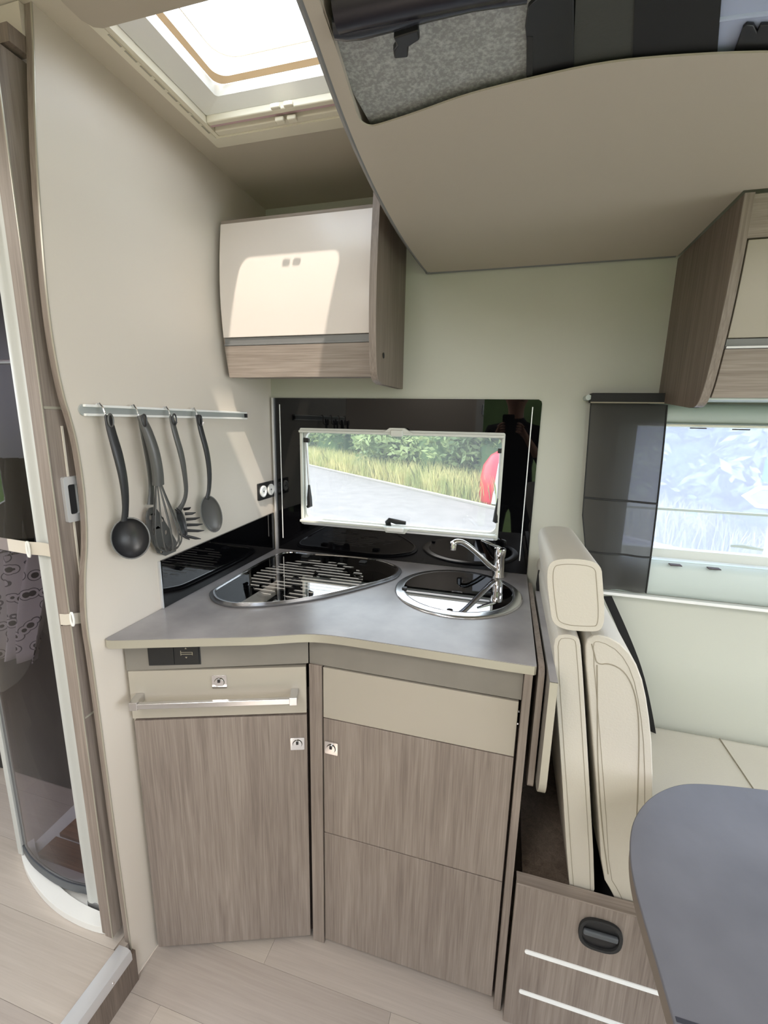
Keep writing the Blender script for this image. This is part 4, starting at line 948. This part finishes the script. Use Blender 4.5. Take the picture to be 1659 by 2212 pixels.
# ================================================================== PERSON (seen mirrored in the black splashback)
def person():
    J = {}
    V = []; E = []; Rr = []
    def add(p, r, frm=None):
        V.append(p); Rr.append(r); i = len(V)-1
        if frm is not None: E.append((frm, i))
        return i
    x, y = .05, -.36
    pel = add((x, y, .95), (.15, .10)); sp1 = add((x, y, 1.12), (.135, .095), pel); ch = add((x, y+.01, 1.30), (.165, .105), sp1)
    ne = add((x, y+.01, 1.445), (.06, .06), ch); n2 = add((x, y+.02, 1.50), (.052, .055), ne)
    h1 = add((x, y+.03, 1.56), (.062, .075), n2); h2 = add((x, y+.03, 1.64), (.078, .095), h1); h3 = add((x, y+.02, 1.71), (.066, .082), h2)
    nose = add((x, y+.135, 1.615), (.010, .012), h2)
    for s in (-1, 1):
        add((x+s*.088, y+.03, 1.62), (.010, .02), h2)
        hp_ = add((x+s*.09, y, .90), (.085, .09), pel); k = add((x+s*.10, y+.01, .50), (.055, .06), hp_)
        an = add((x+s*.105, y-.01, .09), (.036, .04), k); add((x+s*.115, y+.12, .045), (.036, .03), an)
        sh = add((x+s*.165, y+.01, 1.375), (.055, .055), ch); elb = add((x+s*.21, y+.10, 1.14), (.040, .042), sh)
        wr = add((x+s*.10-.02, y+.27, 1.33), (.025, .022), elb); pm = add((x+s*.075-.03, y+.29, 1.385), (.028, .016), wr)
        for f in range(4):
            b0 = add((x+s*.066-.03+s*.0, y+.295, 1.395+.016*f-.02), (.008, .008), pm)
            b1 = add((x+s*.06-.03-s*.012, y+.318, 1.400+.017*f-.02), (.0075, .0075), b0)
            add((x+s*.06-.03-s*.030+s*.002*f, y+.322, 1.400+.017*f-.02), (.0065, .0065), b1)
        t1 = add((x+s*.07-.03-s*.014, y+.278, 1.372), (.009, .009), pm); add((x+s*.07-.03-s*.034, y+.280, 1.386), (.0075, .0075), t1)
    me = bpy.data.meshes.new('person'); me.from_pydata(V, E, [])
    o = bpy.data.objects.new('person', me); COL.objects.link(o)
    bm = bmesh.new(); bm.from_mesh(me); ly_ = bm.verts.layers.skin.verify()
    bm.verts.ensure_lookup_table()
    for i, v in enumerate(bm.verts): v[ly_].radius = Rr[i]; v[ly_].use_root = (i == 0)
    bm.to_mesh(me); bm.free()
    o.modifiers.new('skin', 'SKIN').use_smooth_shade = True
    s = o.modifiers.new('sub', 'SUBSURF'); s.levels = 1; s.render_levels = 2
    dg = bpy.context.evaluated_depsgraph_get(); ev = o.evaluated_get(dg); m2 = bpy.data.meshes.new_from_object(ev)
    o.modifiers.clear(); o.data = m2; m2.materials.clear()
    for k in ('cloth', 'skin', 'char'): m2.materials.append(M[k])
    for p in m2.polygons:
        c = p.center; p.use_smooth = True
        p.material_index = 1 if (c.z > 1.47 or (c.y > y+.20 and c.z > 1.2)) else (2 if c.z < .95 else 0)
    o.name = 'person'; ORG[o.name] = Vector()
    tag(o, 'person in dark clothes photographing, mirrored in the black splashback', 'person')
    hr = B(); prof_ = []
    for i in range(9):
        for j in range(17):
            th = i/8*PI*.55; ph = PI + (j/16-.5)*PI*1.5 - PI/2
            prof_.append((x+.090*math.sin(th)*math.cos(ph), y+.022+.105*math.sin(th)*math.sin(ph), 1.655+.098*math.cos(th)))
    grid(hr, [[prof_[i*17+j] for j in range(17)] for i in range(9)])
    put('hair', hr, M['hair'], o, solid=.006)
    return o
person()
ph = thing('phone', (.012, -.045, 1.33), 'dark phone held up by the mirrored person', 'phone')
put('case', prism(B(), rrect(-.034, .040, 1.335, 1.485, .010), -.052, -.044, 'xz'), M['black'], ph, bev=.002)

# ================================================================== OUTSIDE
GZ = -.62
put('ground', box(B(), -60, 60, 1.7, 90, GZ-.1, GZ), M['asphalt'], kind=ST)
g0, g1 = on(675, 1008, z=GZ), on(1035, 1092, z=GZ)
dv = (g1-g0).normalized(); nv = Vector((-dv.y, dv.x, 0))
if nv.y < 0: nv = -nv
dv.z = 0; nv.z = 0
A0 = g0 - dv*30; A1 = g1 + dv*22
vp_ = [A0, A1, A1+nv*30, A0+nv*30]
put('verge', prism(B(), [tuple(p[:2]) for p in vp_], GZ+.002, GZ+.05), M['soil'], kind=ST)
# near verge seen at the left window edge
gl_ = on(690, 1050, z=GZ)
Lg = (g1-g0).length
put('kerb', tube(B(), [g0-dv*5+Vector((0, 0, .03)), g1+dv*20+Vector((0, 0, .03))], .05, 6), mat('kerb_stone', srgb(140, 136, 128), .9), kind=ST)
bm = B(); rnd = random.Random(3)
for k in range(15000):
    u = rnd.uniform(-10, Lg+11); v = abs(rnd.gauss(0, 1.0))+.05
    p = g0 + dv*u + nv*v; hgt = rnd.uniform(.3, .85); a = rnd.uniform(0, PI); w_ = .012
    lean = Vector((rnd.gauss(0, .22), rnd.gauss(0, .15), 0))*hgt; dx = Vector((math.cos(a)*w_, math.sin(a)*w_, 0))
    q = [p-dx, p+dx, p+dx*.7+lean*.4+Vector((0, 0, hgt*.6)), p+lean+Vector((0, 0, hgt)), p-dx*.7+lean*.4+Vector((0, 0, hgt*.6))]
    for z_ in q: z_.z += GZ+.03
    for z_ in q: z_.z -= p.z if False else 0
    vs = [bm.verts.new(c) for c in [Vector((c.x, c.y, c.z-p.z)) for c in q]]; bm.faces.new(vs)
put('grass', bm, M['blade'], label='tall dry yellow grass along the road verge', cat='grass', kind='stuff')
def bush(c, rx, ry, rz, n, label, seed):
    r = random.Random(seed); bm = B()
    lumps = [(Vector((r.uniform(-.7, .7)*rx, r.uniform(-.6, .6)*ry, r.uniform(-.75, .8)*rz)), r.uniform(.28, .5)) for _ in range(26)]
    for k in range(n):
        lc, ls = lumps[k % 26]; d_ = Vector((r.gauss(0, 1), r.gauss(0, 1), r.gauss(0, 1))).normalized()
        p = Vector(c)+lc+Vector((d_.x*rx*ls, d_.y*ry*ls, d_.z*rz*ls))*(r.random()**.25)
        if p.z < GZ+.05: continue
        u = Vector((r.gauss(0, 1), r.gauss(0, 1), r.gauss(0, .6))).normalized(); w2 = u.cross(d_).normalized() if abs(u.dot(d_)) < .95 else u.orthogonal().normalized()
        s = r.uniform(.07, .15)
        bm.faces.new([bm.verts.new(p+u*s*1.3), bm.verts.new(p+w2*s*.5), bm.verts.new(p-u*s*1.3), bm.verts.new(p-w2*s*.5)])
    t = thing('bush', (c[0], c[1], GZ), label, 'bush', 'bushes behind the verge')
    put('foliage', bm, M['leaf'], t)
    put('core', lathe(B(), [(rx*.3, -rz*.9), (rx*.5, -rz*.5), (rx*.5, 0), (rx*.3, rz*.45), (.05, rz*.6)], c, None, 14), M['core'], t)
labs = ['dense green bush at the left end of the hedge', 'green bush above the road, second from the left', 'large pale green bush in the middle of the kitchen window', 'green bush right of the window middle',
        'green bush behind the red container', 'hazy green bush at the left of the dinette window', 'hazy green bush in the middle of the dinette window', 'hazy green bush at the far right behind the road sign', 'bush far left beyond the road bend']
for k, u in enumerate((-3.5, 1.0, 5.4, 9.8, 14.0, 18.2, 22.4, 26.6, -8.0)):
    c = g0 + dv*u*(.95) + nv*(3.4+.4*math.sin(k*2)); sc_ = 1+.1*math.sin(k*3)
    if c.y < 4: c = c + nv*1.5
    bush((c.x, c.y, GZ+1.5*sc_), 3.1, 2.1, 2.1*sc_, 13000, labs[k], k)
# bottle bank
bb0 = on(1062, 1094, z=GZ+.02); sc_m = bb0.y/FPX
bb = thing('bottle_bank', (bb0.x, bb0.y, GZ), 'red and grey recycling container beside the road', 'container')
Rb = .72; hB = 1.35
def bbp(w, z0): return [(Rb*w, z0)]
prB = [(Rb*.94, .0), (Rb, .08), (Rb*.98, .6), (Rb*.9, .95), (Rb*.66, 1.22), (Rb*.35, 1.36), (.04, 1.40)]
cen = (bb0.x+.35, bb0.y+.6, GZ+.05)
bmr = lathe(B(), prB, cen, None, 28)
put('shell', bmr, M['red'], bb)
put('front_plate', prism(B(), [(cen[0]-.36, GZ+.1), (cen[0]+.62, GZ+.1), (cen[0]+.60, GZ+.9), (cen[0]+.42, GZ+1.22), (cen[0]+.05, GZ+1.34), (cen[0]-.26, GZ+1.12)], cen[1]-.78, cen[1]-.60, 'xz'), M['greyc'], bb, bev=.03)
put('hatch', prism(B(), rect(cen[0]-.05, cen[0]+.4, GZ+.86, GZ+1.0), cen[1]-.82, cen[1]-.78, 'xz'), M['white'], bb, bev=.01)
hh_ = put('throw_hole', lathe(B(), [(.17, 0), (.17, .06), (.11, .07), (.10, .02)], (cen[0]+.18, cen[1]-.78, GZ+1.14), Matrix.Rotation(PI/2, 3, 'X'), 24), M['white'], bb)
put('throw_hole', lathe(B(), [(.095, 0), (.095, .08)], (cen[0]+.18, cen[1]-.77, GZ+1.14), Matrix.Rotation(PI/2, 3, 'X'), 20), M['black'], bb)
put('lifting_eye', tube(B(), [(cen[0]-.08, cen[1], GZ+1.40), (cen[0]-.08, cen[1], GZ+1.62), (cen[0]+.08, cen[1], GZ+1.62), (cen[0]+.08, cen[1], GZ+1.40)], .025, 8), M['alu'], bb)
# road sign seen hazily in the dinette window
a = on(1664, 1074, y=7.5)
rs = thing('road_sign', (a.x, 7.5, GZ), 'blue square sign above a white arrow board, right edge of dinette window', 'sign')
put('post', lathe(B(), [(.03, GZ), (.03, a.z+.4)], (a.x+.1, 7.56, 0), None, 12), M['alu'], rs)
F_ = .13
put('arrow_board', prism(B(), [(a.x-.36, a.z), (a.x-.16, a.z+.16), (a.x+.5, a.z+.16), (a.x+.5, a.z-.16), (a.x-.16, a.z-.16)], 7.46, 7.5, 'xz', [[(a.x-.28, a.z), (a.x-.14, a.z+.11), (a.x+.45, a.z+.11), (a.x+.45, a.z-.11), (a.x-.14, a.z-.11)]]), M['white'], rs)
put('arrow_board', prism(B(), [(a.x-.28, a.z), (a.x-.14, a.z+.11), (a.x+.45, a.z+.11), (a.x+.45, a.z-.11), (a.x-.14, a.z-.11)], 7.47, 7.5, 'xz'), M['alud'], rs)
put('blue_board', box(B(), a.x-.15, a.x+.5, 7.46, 7.5, a.z+.22, a.z+.55), mat('blue_sign', srgb(40, 110, 190), .4), rs)
# lawn seen mirrored through the open door
put('lawn', box(B(), -30, 30, -40, -1.6, GZ-.1, GZ), mat('lawn_green', srgb(84, 104, 44), .9, var=(1.5, .2)), kind=ST)
put('hill', prism(B(), [(-40, GZ), (40, GZ), (40, 3.5), (10, 4.5), (-10, 4.0), (-40, 3.8)], -41, -40, 'xz'), mat('far_green', srgb(84, 100, 56), .9, var=(.6, .2)), kind=ST)
